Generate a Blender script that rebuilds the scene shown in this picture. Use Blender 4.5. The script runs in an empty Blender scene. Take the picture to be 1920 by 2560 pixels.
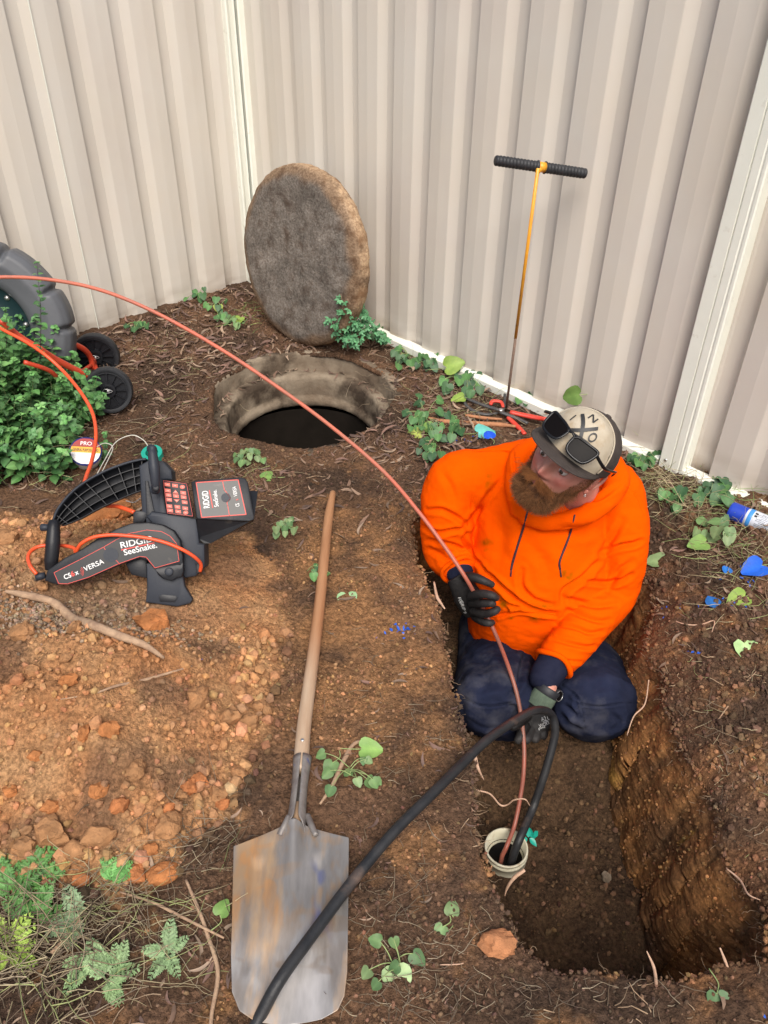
import bpy, math, random
import numpy as np
from mathutils import Vector, Matrix
random.seed(7); rng = np.random.default_rng(11)
S = bpy.context.scene; COL = S.collection
# ---------------------------------------------------------------- camera, sky, sun, exposure
FPX = 1950.; PIT = math.radians(35.9); ROL = math.radians(.745); CH = 1.6
cF = np.array([0, math.cos(PIT), -math.sin(PIT)]); _R = np.array([1., 0, 0]); _U = np.array([0, math.sin(PIT), math.cos(PIT)])
cR = math.cos(ROL)*_R + math.sin(ROL)*_U; cU = -math.sin(ROL)*_R + math.cos(ROL)*_U
C0 = np.array([0, 0, CH])
cam = bpy.data.cameras.new('camera'); co = bpy.data.objects.new('camera', cam); COL.objects.link(co)
co.matrix_world = Matrix([[cR[0], cU[0], -cF[0], 0], [cR[1], cU[1], -cF[1], 0], [cR[2], cU[2], -cF[2], CH], [0, 0, 0, 1]])
cam.sensor_fit = 'VERTICAL'; cam.sensor_height = 24; cam.lens = 24*FPX/2560; cam.clip_end = 200; cam.clip_start = .02
S.camera = co; S.render.resolution_x = 768; S.render.resolution_y = 1024
W = bpy.data.worlds.new('World'); S.world = W; W.use_nodes = True
nt = W.node_tree; sky = nt.nodes.new('ShaderNodeTexSky'); sky.sky_type = 'NISHITA'; sky.sun_disc = False
SEL, SAZ = math.radians(58), math.radians(-150)
sky.sun_elevation = SEL; sky.sun_rotation = math.radians(205); sky.air_density = 1.0; sky.dust_density = 4.5; sky.ozone_density = .6
bg = nt.nodes['Background']; bg.inputs[1].default_value = .11; nt.links.new(sky.outputs[0], bg.inputs[0])
sun = bpy.data.lights.new('sun', 'SUN'); sun.energy = 2.3; sun.angle = math.radians(36); sun.color = (1, .965, .91)
so = bpy.data.objects.new('sun', sun); COL.objects.link(so)
sd = Vector((.08, -.72, 1.0)).normalized()      # towards the bright part of the cloud
so.rotation_euler = sd.to_track_quat('Z', 'Y').to_euler()
sky.sun_elevation = math.asin(sd.z); sky.sun_rotation = math.atan2(sd.x, sd.y)
S.view_settings.view_transform = 'Standard'; S.view_settings.look = 'None'; S.view_settings.exposure = .52; S.view_settings.gamma = 1
S.render.engine = 'CYCLES'

# ---------------------------------------------------------------- picture pixel (1920x2560) to a point of the place
def ray(u, v): return cF + cR*(u-960)/FPX - cU*(v-1280)/FPX
def PZ(u, v, z=0.): d = ray(u, v); return C0 + d*(z-CH)/d[2]
def PY(u, v, y): d = ray(u, v); return C0 + d*y/d[1]
def PP(u, v, p, n): d = ray(u, v); return C0 + d*(np.dot(np.array(p)-C0, n)/np.dot(d, n))
def to_px(q):
    q = np.atleast_2d(q)-C0; w = q@cF
    return np.stack([960+FPX*(q@cR)/w, 1280-FPX*(q@cU)/w], 1)
# ---------------------------------------------------------------- noise
_perm = np.random.default_rng(3).permutation(256); _perm = np.concatenate([_perm, _perm, _perm])
_gr = np.random.default_rng(4).normal(size=(256, 3)); _gr /= np.linalg.norm(_gr, axis=1)[:, None]
def pn(p):
    p = np.asarray(p, float); i = np.floor(p).astype(int); f = p-i; i &= 255; w = f*f*f*(f*(f*6-15)+10); r = 0
    for dx in (0, 1):
        for dy in (0, 1):
            for dz in (0, 1):
                h = _perm[_perm[_perm[(i[:, 0]+dx) & 255]+((i[:, 1]+dy) & 255)]+((i[:, 2]+dz) & 255)]
                g = _gr[h]; d = f-np.array([dx, dy, dz])
                r = r+(g*d).sum(1)*(w[:, 0] if dx else 1-w[:, 0])*(w[:, 1] if dy else 1-w[:, 1])*(w[:, 2] if dz else 1-w[:, 2])
    return r*1.4
def fbm(p, o=4, g=.5):
    p = np.asarray(p, float); r = 0; a = 1
    for k in range(o): r = r+a*pn(p*2**k+17.3*k); a *= g
    return r
def sstep(x, a, b): t = np.clip((x-a)/(b-a), 0, 1); return t*t*(3-2*t)
def poly_sd(x, y, poly):
    """distance to a closed polygon (positive inside) and the nearest point on it"""
    P = np.asarray(poly, float); Q = np.roll(P, -1, 0); best = np.full(x.shape, 1e9); bx = np.zeros(x.shape); by = np.zeros(x.shape); ins = np.zeros(x.shape, bool)
    for (ax, ay), (cx, cy) in zip(P, Q):
        ex, ey = cx-ax, cy-ay; t = np.clip(((x-ax)*ex+(y-ay)*ey)/(ex*ex+ey*ey+1e-12), 0, 1)
        qx, qy = ax+t*ex, ay+t*ey; d = (x-qx)**2+(y-qy)**2; m = d < best
        best[m] = d[m]; bx[m] = qx[m]; by[m] = qy[m]
        with np.errstate(divide='ignore', invalid='ignore'):
            c = ((ay > y) != (cy > y)) & (x < ex*(y-ay)/(ey if abs(ey) > 1e-12 else 1e-12)+ax)
        ins ^= c
    d = np.sqrt(best); return np.where(ins, d, -d), bx, by
# ---------------------------------------------------------------- mesh building
def nrm(a): a = np.asarray(a, float); return a/(np.linalg.norm(a)+1e-12)
class MB:
    def __init__(s): s.v = []; s.n = 0; s.lv = []; s.ls = []; s.c = []
    def add(s, v, f, c=(1, 1, 1)):
        v = np.asarray(v, float).reshape(-1, 3); s.v.append(v)
        c = np.asarray(c, float); s.c.append(np.broadcast_to(c, (len(v), 3)) if c.ndim < 2 else c)
        if isinstance(f, np.ndarray): s.lv.append((f+s.n).ravel()); s.ls.append(np.full(len(f), f.shape[1]))
        else:
            for q in f: s.lv.append(np.array(q)+s.n); s.ls.append(np.array([len(q)]))
        s.n += len(v); return s
    def box(s, c, sz, ax=None, col=(1, 1, 1)):
        ax = np.eye(3) if ax is None else np.array(ax, float)
        k = np.array([[x, y, z] for x in (-1, 1) for y in (-1, 1) for z in (-1, 1)])*np.array(sz)/2
        return s.add(k@ax+np.array(c), np.array([[0, 1, 3, 2], [4, 6, 7, 5], [0, 4, 5, 1], [2, 3, 7, 6], [0, 2, 6, 4], [1, 5, 7, 3]]), col)
    def tube(s, pts, rad, n=8, col=(1, 1, 1), caps=True, up=None, closed=False):
        pts = np.asarray(pts, float); m = len(pts); rad = np.asarray(rad, float)
        if rad.ndim == 0: rad = np.full((m, 2), float(rad))
        elif rad.ndim == 1: rad = np.stack([rad, rad], 1)
        T = np.gradient(pts, axis=0) if not closed else np.roll(pts, -1, 0)-np.roll(pts, 1, 0)
        T /= np.linalg.norm(T, axis=1)[:, None]+1e-12
        N = np.zeros_like(T); u = np.array(up if up is not None else ([0, 0, 1] if abs(T[0][2]) < .9 else [1, 0, 0]), float)
        for i in range(m):
            if up is not None: u = np.array(up, float)
            u = nrm(u-T[i]*np.dot(u, T[i])); N[i] = u
        B = np.cross(T, N); a = np.linspace(0, 2*math.pi, n, endpoint=False)
        V = pts[:, None]+N[:, None]*(np.cos(a)[None, :, None]*rad[:, 0][:, None, None])+B[:, None]*(np.sin(a)[None, :, None]*rad[:, 1][:, None, None])
        i = np.arange(m if closed else m-1)[:, None]*n; j = np.arange(n)[None]; j2 = (j+1) % n; i2 = (i+n) % (m*n)
        F = np.stack([i+j, i+j2, i2+j2, i2+j], -1).reshape(-1, 4)
        c = np.asarray(col, float)
        if c.ndim == 2: c = np.repeat(c, n, 0)
        off = s.n; s.add(V.reshape(-1, 3), F, c)
        if caps and not closed:
            s.lv += [np.arange(n)[::-1]+off, np.arange(n)+off+(m-1)*n]; s.ls += [np.array([n]), np.array([n])]
        return s
    def lathe(s, prof, org, axis=(0, 0, 1), n=32, col=(1, 1, 1), xd=None, caps=True):
        axis = nrm(axis); x = nrm(np.cross(axis, [0, 1, 0] if abs(axis[1]) < .9 else [1, 0, 0])) if xd is None else nrm(np.array(xd)-axis*np.dot(xd, axis)); y = np.cross(axis, x)
        prof = np.asarray(prof, float); a = np.linspace(0, 2*math.pi, n, endpoint=False)
        V = np.array(org)+prof[:, 1][:, None, None]*axis+prof[:, 0][:, None, None]*(np.cos(a)[None, :, None]*x+np.sin(a)[None, :, None]*y)
        m = len(prof); i = np.arange(m-1)[:, None]*n; j = np.arange(n)[None]; j2 = (j+1) % n
        F = np.stack([i+j, i+j2, i+n+j2, i+n+j], -1).reshape(-1, 4); off = s.n
        s.add(V.reshape(-1, 3), F, col)
        if caps: s.lv += [np.arange(n)[::-1]+off, np.arange(n)+off+(m-1)*n]; s.ls += [np.array([n]), np.array([n])]
        return s
    def prism(s, poly, off, col=(1, 1, 1), inset=0):
        """poly: planar 3-D outline, off: vector to the far face; inset chamfers the near face"""
        P = np.asarray(poly, float); m = len(P); off = np.asarray(off, float); c = P.mean(0)
        nn = -nrm(off)
        if inset:
            T = np.roll(P, -1, 0)-np.roll(P, 1, 0); T /= np.linalg.norm(T, axis=1)[:, None]+1e-12
            I = np.cross(nn, T); A = .5*np.einsum('ij,j->', np.cross(P-c, np.roll(P, -1, 0)-c), nn)
            if A < 0: I = -I
            rings = [P+I*inset, P+I*inset*.3-nn*inset*.3, P-nn*inset, P+off+nn*inset, P+off+I*inset]
        else: rings = [P, P+off]
        V = np.concatenate(rings); o = s.n; F = []
        for k in range(len(rings)-1):
            for j in range(m): F.append([k*m+j, k*m+(j+1) % m, (k+1)*m+(j+1) % m, (k+1)*m+j])
        s.add(V, np.array(F), col); K = (len(rings)-1)*m
        s.lv += [np.arange(m)[::-1]+o, np.arange(m)+o+K]; s.ls += [np.array([m]), np.array([m])]
        return s
    def build(s, name, mat, parent=None, smooth=True, ang=None):
        me = bpy.data.meshes.new(name)
        if s.n:
            V = np.concatenate(s.v); lv = np.concatenate(s.lv); ls = np.concatenate(s.ls)
            me.vertices.add(len(V)); me.vertices.foreach_set('co', V.ravel().astype('f'))
            me.loops.add(len(lv)); me.loops.foreach_set('vertex_index', lv.astype('i'))
            me.polygons.add(len(ls)); me.polygons.foreach_set('loop_start', (np.cumsum(ls)-ls).astype('i'))
            me.polygons.foreach_set('use_smooth', np.full(len(ls), bool(smooth)))
            a = me.color_attributes.new('Col', 'FLOAT_COLOR', 'POINT')
            a.data.foreach_set('color', np.concatenate([np.concatenate(s.c), np.ones((len(V), 1))], 1).ravel().astype('f'))
            me.update(calc_edges=True); me.validate()
            if ang: me.set_sharp_from_angle(angle=math.radians(ang))
        return link(me, name, mat, parent)
def link(me, name, mat, parent=None):
    o = bpy.data.objects.new(name, me); COL.objects.link(o)
    if mat: me.materials.append(mat)
    if parent is not None:
        o.parent = parent; w = Vector((0, 0, 0)); q = parent
        while q is not None: w += q.location; q = q.parent
        o.matrix_parent_inverse = Matrix.Translation(-w)
        if parent.type == 'MESH': o.matrix_parent_inverse = Matrix.Identity(4)
    return o
def tag(o, label=None, cat=None, group=None, kind=None):
    for k, x in (('label', label), ('category', cat), ('group', group), ('kind', kind)):
        if x: o[k] = x
    return o
def thing(name, label, cat, loc=(0, 0, 0), group=None):
    o = bpy.data.objects.new(name, None); o.empty_display_size = .05; COL.objects.link(o); o.location = [float(a) for a in loc]
    return tag(o, label, cat, group)
def fix_normals(o):
    import bmesh
    b = bmesh.new(); b.from_mesh(o.data); bmesh.ops.recalc_face_normals(b, faces=b.faces); b.to_mesh(o.data); b.free(); return o
def catmull(pts, n=8):
    P = np.asarray(pts, float); P = np.concatenate([[2*P[0]-P[1]], P, [2*P[-1]-P[-2]]]); out = []
    t = np.linspace(0, 1, n, endpoint=False)[:, None]
    for i in range(1, len(P)-2):
        a, b, c, d = P[i-1], P[i], P[i+1], P[i+2]
        out.append(.5*((2*b)+(-a+c)*t+(2*a-5*b+4*c-d)*t*t+(-a+3*b-3*c+d)*t**3))
    return np.concatenate(out+[P[-2][None]])
def evaluated(o, mods):
    """apply a list of (type, settings) to a mesh object and return the new mesh data"""
    for t, kw in mods:
        m = o.modifiers.new(t, t)
        for k, x in kw.items(): setattr(m, k, x)
    dg = bpy.context.evaluated_depsgraph_get(); me = bpy.data.meshes.new_from_object(o.evaluated_get(dg)); me.name = o.name
    bpy.data.objects.remove(o); return me
def verts_of(me):
    a = np.empty(len(me.vertices)*3, 'f'); me.vertices.foreach_get('co', a); b = np.empty(len(me.vertices)*3, 'f'); me.vertices.foreach_get('normal', b)
    return a.reshape(-1, 3).astype(float), b.reshape(-1, 3).astype(float)
def set_verts(me, V): me.vertices.foreach_set('co', np.ascontiguousarray(V, 'f').ravel()); me.update()
def set_cols(me, Cc):
    a = me.color_attributes.get('Col') or me.color_attributes.new('Col', 'FLOAT_COLOR', 'POINT')
    a.data.foreach_set('color', np.concatenate([Cc, np.ones((len(Cc), 1))], 1).ravel().astype('f'))
# ---------------------------------------------------------------- materials
MATS = {}
def mat(name, base=(.5, .5, .5), base2=None, scale=20., rough=.6, metal=0., bump=0., bscale=60., vcol=False, spec=.5, detail=6., stretch=None, lo=.35, hi=.65,
        base3=None, s3=4., lo3=.5, hi3=.7, rough2=None, sub=None, bdist=.003, sheen=0.):
    m = bpy.data.materials.new(name); m.use_nodes = True; t = m.node_tree; N = t.nodes; L = t.links; b = N['Principled BSDF']
    def nn(k): return N.new(k)
    tc = nn('ShaderNodeTexCoord'); src = tc.outputs['Object']
    if stretch:
        mp = nn('ShaderNodeMapping'); mp.inputs['Scale'].default_value = stretch; L.new(src, mp.inputs[0]); src = mp.outputs[0]
    def noise(sc, d=detail):
        n = nn('ShaderNodeTexNoise'); n.inputs['Scale'].default_value = sc; n.inputs['Detail'].default_value = d; n.inputs['Roughness'].default_value = .62; L.new(src, n.inputs['Vector']); return n.outputs[0]
    def ramp(x, lo, hi):
        r = nn('ShaderNodeMapRange'); r.inputs[1].default_value = lo; r.inputs[2].default_value = hi; L.new(x, r.inputs[0]); return r.outputs[0]
    def mix(f, a, c, mode='MIX'):
        x = nn('ShaderNodeMix'); x.data_type = 'RGBA'; x.blend_type = mode
        if isinstance(f, float): x.inputs[0].default_value = f
        else: L.new(f, x.inputs[0])
        for k, q in ((6, a), (7, c)):
            if isinstance(q, tuple): x.inputs[k].default_value = (*q, 1)
            else: L.new(q, x.inputs[k])
        return x.outputs[2]
    colr = tuple(base)
    if base2 is not None: n1 = ramp(noise(scale), lo, hi); colr = mix(n1, colr, tuple(base2))
    if base3 is not None: colr = mix(ramp(noise(s3), lo3, hi3), colr, tuple(base3))
    if vcol:
        a = nn('ShaderNodeVertexColor'); a.layer_name = 'Col'
        colr = mix(1., a.outputs[0], colr, 'MULTIPLY')
    if isinstance(colr, tuple): b.inputs['Base Color'].default_value = (*colr, 1)
    else: L.new(colr, b.inputs['Base Color'])
    b.inputs['Roughness'].default_value = rough; b.inputs['Metallic'].default_value = metal; b.inputs['Specular IOR Level'].default_value = spec
    if rough2 is not None:
        r = nn('ShaderNodeMapRange'); r.inputs[1].default_value = .35; r.inputs[2].default_value = .65; r.inputs[3].default_value = rough; r.inputs[4].default_value = rough2
        L.new(noise(scale*.7), r.inputs[0]); L.new(r.outputs[0], b.inputs['Roughness'])
    if bump:
        bp = nn('ShaderNodeBump'); bp.inputs['Strength'].default_value = bump; bp.inputs['Distance'].default_value = bdist; L.new(noise(bscale, 8.), bp.inputs['Height']); L.new(bp.outputs[0], b.inputs['Normal'])
    if sub: b.inputs['Subsurface Weight'].default_value = sub; b.inputs['Subsurface Radius'].default_value = (.012, .005, .003); b.inputs['Subsurface Scale'].default_value = .6
    if sheen: b.inputs['Sheen Weight'].default_value = sheen
    MATS[name] = m; return m
# ---------------------------------------------------------------- the shape of the ground
MOUND = [(-2.6, 2.13), (-1.55, 2.15), (-1.05, 2.18), (-.72, 2.16), (-.45, 2.06), (-.33, 1.95), (-.27, 1.6), (-.27, 1.25), (-.38, .95), (-.55, .83), (-.80, .84), (-1.1, .92), (-2.6, .95)]
PITP = [(.17, 1.76), (.189, 1.44), (.225, 1.22), (.217, 1.035), (.236, .885), (.27, .765), (.345, .705), (.50, .695), (.65, .71), (.775, .735), (.82, .82), (.825, 1.0), (.82, 1.2), (.80, 1.45), (.815, 1.68), (.88, 1.9), (.90, 2.15), (.80, 2.38), (.45, 2.46), (.18, 2.38), (.09, 2.15), (.11, 1.95)]
def densify(P, step, amp, seed):
    out = []; P = np.array(P)
    for a, b in zip(P, np.roll(P, -1, 0)):
        k = max(1, int(np.linalg.norm(b-a)/step))
        out += [a+(b-a)*t/k for t in range(k)]
    out = np.array(out)
    for _ in range(3): out = .5*out+.25*np.roll(out, 1, 0)+.25*np.roll(out, -1, 0)
    T = np.roll(out, -1, 0)-np.roll(out, 1, 0); T /= np.linalg.norm(T, axis=1)[:, None]; Nn = np.stack([T[:, 1], -T[:, 0]], 1)
    q = np.concatenate([out, np.full((len(out), 1), seed)], 1)
    return out+Nn*(amp*(fbm(q*9, 4, .6)))[:, None]
PITD = densify(PITP, .012, .016, 3.3)
MHC = np.array([-.37, 3.09]); MHR = .400; MHY = 1.12
ang = np.linspace(0, 2*math.pi, 180, endpoint=False)
MHD = np.stack([MHC[0]+(MHR+.012*np.sin(3*ang+1)+.008*np.sin(7*ang))*np.cos(ang), MHC[1]+(MHR+.01*np.sin(4*ang))*MHY*np.sin(ang)], 1)
FA = np.array([-.069, 3.761]); FD = np.array([.677, -.736]); FN = np.array([-.736, -.677])      # right fence: a point, direction, normal into the yard
LD = np.array([.672, .741]); LA = np.array([-1.386, 3.773]); LN = np.array([.741, -.672])        # left fence
CORNER = np.array([-.775, 4.47])
def gh(x, y, detail=True):
    x = np.atleast_1d(np.asarray(x, float)); y = np.atleast_1d(np.asarray(y, float))
    sd, _, _ = poly_sd(x, y, MOUND)
    p3 = np.stack([x, y, np.zeros_like(x)], 1)
    m = sstep(sd+.035*pn(p3*5), -.02, .42)
    h = .20*m**.9
    h -= m*.125*np.exp(-((x+.64)/.34)**4-((y-1.66)/.20)**4)
    # hollow where the monitor stands, ridge in front of it
    h += m*.025*pn(p3*3.1+5)+m*.018*pn(p3*9)
    # raised litter along the fences and in the corner
    dr = (x-FA[0])*FN[0]+(y-FA[1])*FN[1]; dl = (x-LA[0])*LN[0]+(y-LA[1])*LN[1]
    h += .035*np.exp(-np.clip(dl, 0, 9)/.18)
    # settled edges round the pit and the manhole
    dp, _, _ = poly_sd(x, y, PITP)
    right = sstep(x, .6, .8)
    h -= (.012+.085*right*sstep(y, .75, 1.0))*np.exp(-np.clip(-dp, 0, 9)/(.04+.05*right))
    h += right*.05*sstep(-dp, .1, .5)
    rr = np.hypot(x-MHC[0], y-MHC[1]); h -= .012*np.exp(-np.abs(rr-.45)/.05)*sstep(y, 2.9, 3.2)
    h += .012*fbm(p3*2.3+9, 3)
    if detail:
        h += (.007+.007*m+.006*right)*fbm(p3*14+3, 3, .6)+(.0042+.0024*m)*fbm(p3*60, 3, .7)
    return h
def G(u, v, dz=0.):
    """the spot of ground seen at a picture pixel"""
    d = ray(u, v); lo = .2; hi = 12.
    ts = np.linspace(.5, 8, 700); P = C0+ts[:, None]*d; below = P[:, 2] < gh(P[:, 0], P[:, 1], False)+dz
    k = np.argmax(below) if below.any() else len(ts)-1
    return P[k]
def soil_cols(x, y):
    """colour of the dug soil: (r, g, b) - orange clay spoil, brown topsoil, grey gravel, dark humus"""
    p3 = np.stack([x, y, np.zeros_like(x)], 1)
    orange = np.array([.335, .155, .066]); ochre = np.array([.37, .20, .095]); brown = np.array([.15, .088, .054]); dark = np.array([.072, .047, .033]); grey = np.array([.22, .15, .10])
    sd, _, _ = poly_sd(x, y, MOUND); dp, _, _ = poly_sd(x, y, PITP)
    w = lambda t: np.clip(t, 0, 1)[:, None]
    n1 = fbm(p3*2.6+2, 4, .6); n2 = fbm(p3*7+8, 4, .6); n3 = fbm(p3*19, 3, .6)
    c = brown*(1-w(.5+n1*1.1)) + dark*w(.5+n1*1.1)
    # clay band trodden between the heap and the pit
    band = sstep(x, -.42, -.2)*(1-sstep(x, .12, .22))*sstep(y, 1.02, 1.35)*(1-sstep(y, 1.95, 2.4))
    c = c*(1-w(band*(.65+.8*n2)))+ochre*.78*w(band*(.65+.8*n2))
    clay = w(sstep(n2+.5*n3, .1, .9)*.8*(1-sstep(y, 2.3, 2.8))); c = c*(1-clay)+ochre*.7*clay
    edge = w(np.exp(-np.abs(dp)/.06)*.55*(.6+n2)*sstep(x, .5, .7)); c = c*(1-edge)+orange*.75*edge
    f = w(sstep(sd+.06*n2+.03*n3, -.015, .05)); mo = np.array([.385, .19, .086])*(1-w(.45+n2))+np.array([.43, .25, .125])*w(.45+n2)
    dk = w(sstep(fbm(p3*3.4+31, 3), .18, .5)*.75*sstep(sd, .03, .12)); mo = mo*(1-dk)+brown*1.15*dk
    gp = w(np.exp(-((x+.78)**2/.06+(y-1.62)**2/.02))*.9); mo = mo*(1-gp)+grey*gp
    return c*(1-f)+mo*f
def grid(x0, x1, nx, y0, y1, ny):
    X, Y_ = np.meshgrid(np.linspace(x0, x1, nx), np.linspace(y0, y1, ny)); i = np.arange(ny-1)[:, None]*nx+np.arange(nx-1)[None]
    return X.ravel(), Y_.ravel(), np.stack([i, i+1, i+nx+1, i+nx], -1).reshape(-1, 4)
m_soil = mat('soil', (.58, .56, .54), (1.38, 1.32, 1.26), 95, .95, bump=1., bscale=120, vcol=True, spec=.12, base3=(.9, .86, .8), s3=12, lo3=.5, hi3=.8, bdist=.014, lo=.38, hi=.62)
nx = 600; xs = np.linspace(-1.95, 1.75, nx); ys = np.concatenate([np.linspace(.25, 2.7, 430), np.linspace(2.7, 4.95, 250)[1:]])
X, Y_ = [a.ravel() for a in np.meshgrid(xs, ys)]; ny = len(ys)
i_ = np.arange(ny-1)[:, None]*nx+np.arange(nx-1)[None]; GF = np.stack([i_, i_+1, i_+nx+1, i_+nx], -1).reshape(-1, 4)
Z = gh(X, Y_); kill = np.zeros(len(X), bool)
dpit, bx, by = poly_sd(X, Y_, PITD); dmh, cx_, cy_ = poly_sd(X, Y_, MHD)
ins = (dpit > 0); sn = ins & (dpit < .022); Z[sn] -= .012+dpit[sn]*.6; X2 = X.copy(); Y2 = Y_.copy(); X2[sn] = bx[sn]; Y2[sn] = by[sn]; kill |= ins & ~sn
ins = (dmh > 0); sn = ins & (dmh < .02); Z[sn] -= .02; X2[sn] = cx_[sn]; Y2[sn] = cy_[sn]; kill |= ins & ~sn
GF = GF[~kill[GF].any(1)]
mb = MB(); mb.add(np.stack([X2, Y2, Z], 1), GF, soil_cols(X, Y_))
# the rest of the yard, beyond what is dug up: one coarse skirt joined to the same sheet
for (x0, x1, y0, y1) in ((-12, 12, -8, .26), (-12, -1.94, .26, 12), (1.74, 12, .26, 12), (-1.94, 1.74, 4.94, 12)):
    a, b_, f_ = grid(x0, x1, 40, y0, y1, 40); mb.add(np.stack([a, b_, gh(a, b_, False)-.004], 1), f_, soil_cols(a, b_))
ground = mb.build('ground', m_soil); tag(ground, kind='structure')
# ---------------------------------------------------------------- pit: walls and floor
def zfloor(x, y):
    p3 = np.stack([x, y, np.zeros_like(x)], 1)
    return -.51+.09*sstep(y, 1.32, 1.55)+.018*fbm(p3*6, 3)+.012*fbm(p3*22, 4, .65)+.05*sstep(x, .6, .8)*sstep(y, .9, 1.1)*0
m_pit = mat('pit_clay', (.60, .56, .52), (1.35, 1.25, 1.1), 70, .93, bump=.8, bscale=160, vcol=True, spec=.1, bdist=.005)
T = np.roll(PITD, -1, 0)-np.roll(PITD, 1, 0); T /= np.linalg.norm(T, axis=1)[:, None]; ON = np.stack([T[:, 1], -T[:, 0]], 1)
cen = PITD.mean(0)
if ((PITD-cen)*ON).sum() < 0: ON = -ON
K = len(PITD); M = 150; tt = np.linspace(0, 1, M); zt = gh(PITD[:, 0], PITD[:, 1])-.006
zz = zt[None]*(1-tt[:, None])+(-.56)*tt[:, None]
arc = np.concatenate([[0], np.cumsum(np.linalg.norm(np.diff(PITD, axis=0), axis=1))])
Px = np.broadcast_to(PITD[:, 0], (M, K)).ravel(); Py = np.broadcast_to(PITD[:, 1], (M, K)).ravel(); q = np.stack([Px, Py, zz.ravel()], 1)
rt = sstep(Px, .6, .75)
lean = q[:, 2]*.35+q[:, 1]*.55
off = (.010*fbm(q*np.array([7, 7, 1.6])+4, 3, .5)+.008*fbm(np.stack([q[:, 0]*6, (q[:, 1]+.30*q[:, 2])*9, q[:, 2]*2.2], 1), 2, .5)+.006*fbm(q*np.array([24, 24, 20]), 4, .65)+.009*rt*np.abs(fbm(np.stack([q[:, 0]*3, (q[:, 1]+.25*q[:, 2])*15, q[:, 2]*1.6], 1), 3, .6)))*np.repeat(sstep(tt, 0, .12), K)
off += .004*(pn(np.floor(np.stack([Px*0, (Py+.2*q[:, 2])*9, q[:, 2]*4], 1))+.37))*np.repeat(sstep(tt, .03, .15), K)+.005*np.abs(fbm(q*np.array([60, 60, 40]), 3, .7))
off += .004+np.repeat(tt, K)*.02-np.repeat(tt**.8, K)*.15*rt*sstep(Py, .7, 1.)
# a ledge of firmer clay half-way down the right side
off -= rt*.004*sstep(pn(np.stack([q[:, 0]*0, q[:, 1]*5+q[:, 2]*2, q[:, 2]*5], 1)), .0, .12)
on = np.tile(ON, (M, 1)); V = q.copy(); V[:, 0] += on[:, 0]*off; V[:, 1] += on[:, 1]*off
i = np.arange(M-1)[:, None]*K; j = np.arange(K)[None]; j2 = (j+1) % K; F = np.stack([i+j, i+K+j, i+K+j2, i+j2], -1).reshape(-1, 4)
n1 = fbm(q*np.array([6, 6, 3.]), 4, .6); n2 = fbm(np.stack([q[:, 0]*3, (q[:, 1]+.3*q[:, 2])*9, q[:, 2]*3.4], 1)+3, 4, .6)
w = lambda t: np.clip(t, 0, 1)[:, None]
c = np.array([.145, .078, .038])*(1-w(.5+n2))+np.array([.31, .155, .062])*w(.5+n2); c = c*(1-w(n1*1.5-.15))+np.array([.085, .052, .034])*w(n1*1.5-.15)
yl = w(sstep(n1*n2+.2*n1, .16, .3)); c = c*(1-yl)+np.array([.30, .18, .05])*yl
top = w(1-np.repeat(tt, K)*7); c = c*(1-top)+soil_cols(Px, Py)*top
WALLV = V; WALLC = c
mb = MB(); mb.add(V, F, c); tag(mb.build('pit_wall', m_pit), kind='structure')
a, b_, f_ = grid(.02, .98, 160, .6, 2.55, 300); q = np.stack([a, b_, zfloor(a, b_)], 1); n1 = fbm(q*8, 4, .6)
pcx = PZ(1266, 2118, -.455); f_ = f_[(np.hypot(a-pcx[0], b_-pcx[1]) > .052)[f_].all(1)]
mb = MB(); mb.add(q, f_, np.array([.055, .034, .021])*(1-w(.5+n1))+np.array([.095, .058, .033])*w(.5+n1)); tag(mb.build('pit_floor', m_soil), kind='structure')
# ---------------------------------------------------------------- manhole
m_conc = mat('old_concrete', (.15, .112, .078), (.27, .22, .16), 7, .92, bump=.9, bscale=90, spec=.2, base3=(.06, .043, .030), s3=5, lo3=.46, hi3=.62, bdist=.004)
m_black = mat('water_and_bore_shade', (.004, .0035, .003), rough=.5, spec=.08)  # black for the shaft water and for the shade painted inside the pipe
m_shaft = mat('shaft_shade_concrete', (.010, .008, .006), (.018, .014, .011), 6, .9, spec=.1)  # near-black concrete: the shade down the shaft is put into its colour
mh = thing('manhole', 'open round concrete manhole sunk in the soil, two rings deep', 'manhole', (*MHC, 0))
def rough_lathe(prof, n=120, amp=.004, sub=3, cols=None):
    P = []; prof = np.array(prof, float)
    for a, b in zip(prof[:-1], prof[1:]):
        k = max(1, int(np.linalg.norm(b-a)/.012)); P += [a+(b-a)*t/k for t in range(k)]
    P.append(prof[-1]); m = MB(); m.lathe(P, (*MHC, 0), n=n, caps=False); V = m.v[0]; V[:, 1] = MHC[1]+(V[:, 1]-MHC[1])*MHY; d = V-np.array([*MHC, 0]); r = d.copy(); r[:, 2] = 0; r /= np.linalg.norm(r, axis=1)[:, None]
    m.v[0] = V+r*(amp*fbm(V*16, 4, .6))[:, None]+np.array([0, 0, 1])*(amp*.8*fbm(V*13+7, 3, .6))[:, None]; return m
rough_lathe([(.50, -.05), (.45, -.012), (.42, -.006), (.405, -.008), (.398, -.05), (.392, -.10)], amp=.006).build('outer_ring', m_conc, mh)
m = rough_lathe([(.40, -.098), (.375, -.094), (.350, -.095), (.340, -.103), (.334, -.15), (.332, -.205), (.320, -.212), (.315, -.24), (.33, -.255), (.36, -.27)], amp=.006); m.build('inner_ring', m_conc, mh)
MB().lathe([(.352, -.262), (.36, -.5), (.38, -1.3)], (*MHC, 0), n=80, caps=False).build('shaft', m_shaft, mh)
MB().lathe([(.40, -1.3), (.001, -1.3)], (*MHC, 0), n=60, caps=False).build('shaft_floor', m_black, mh)
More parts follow.
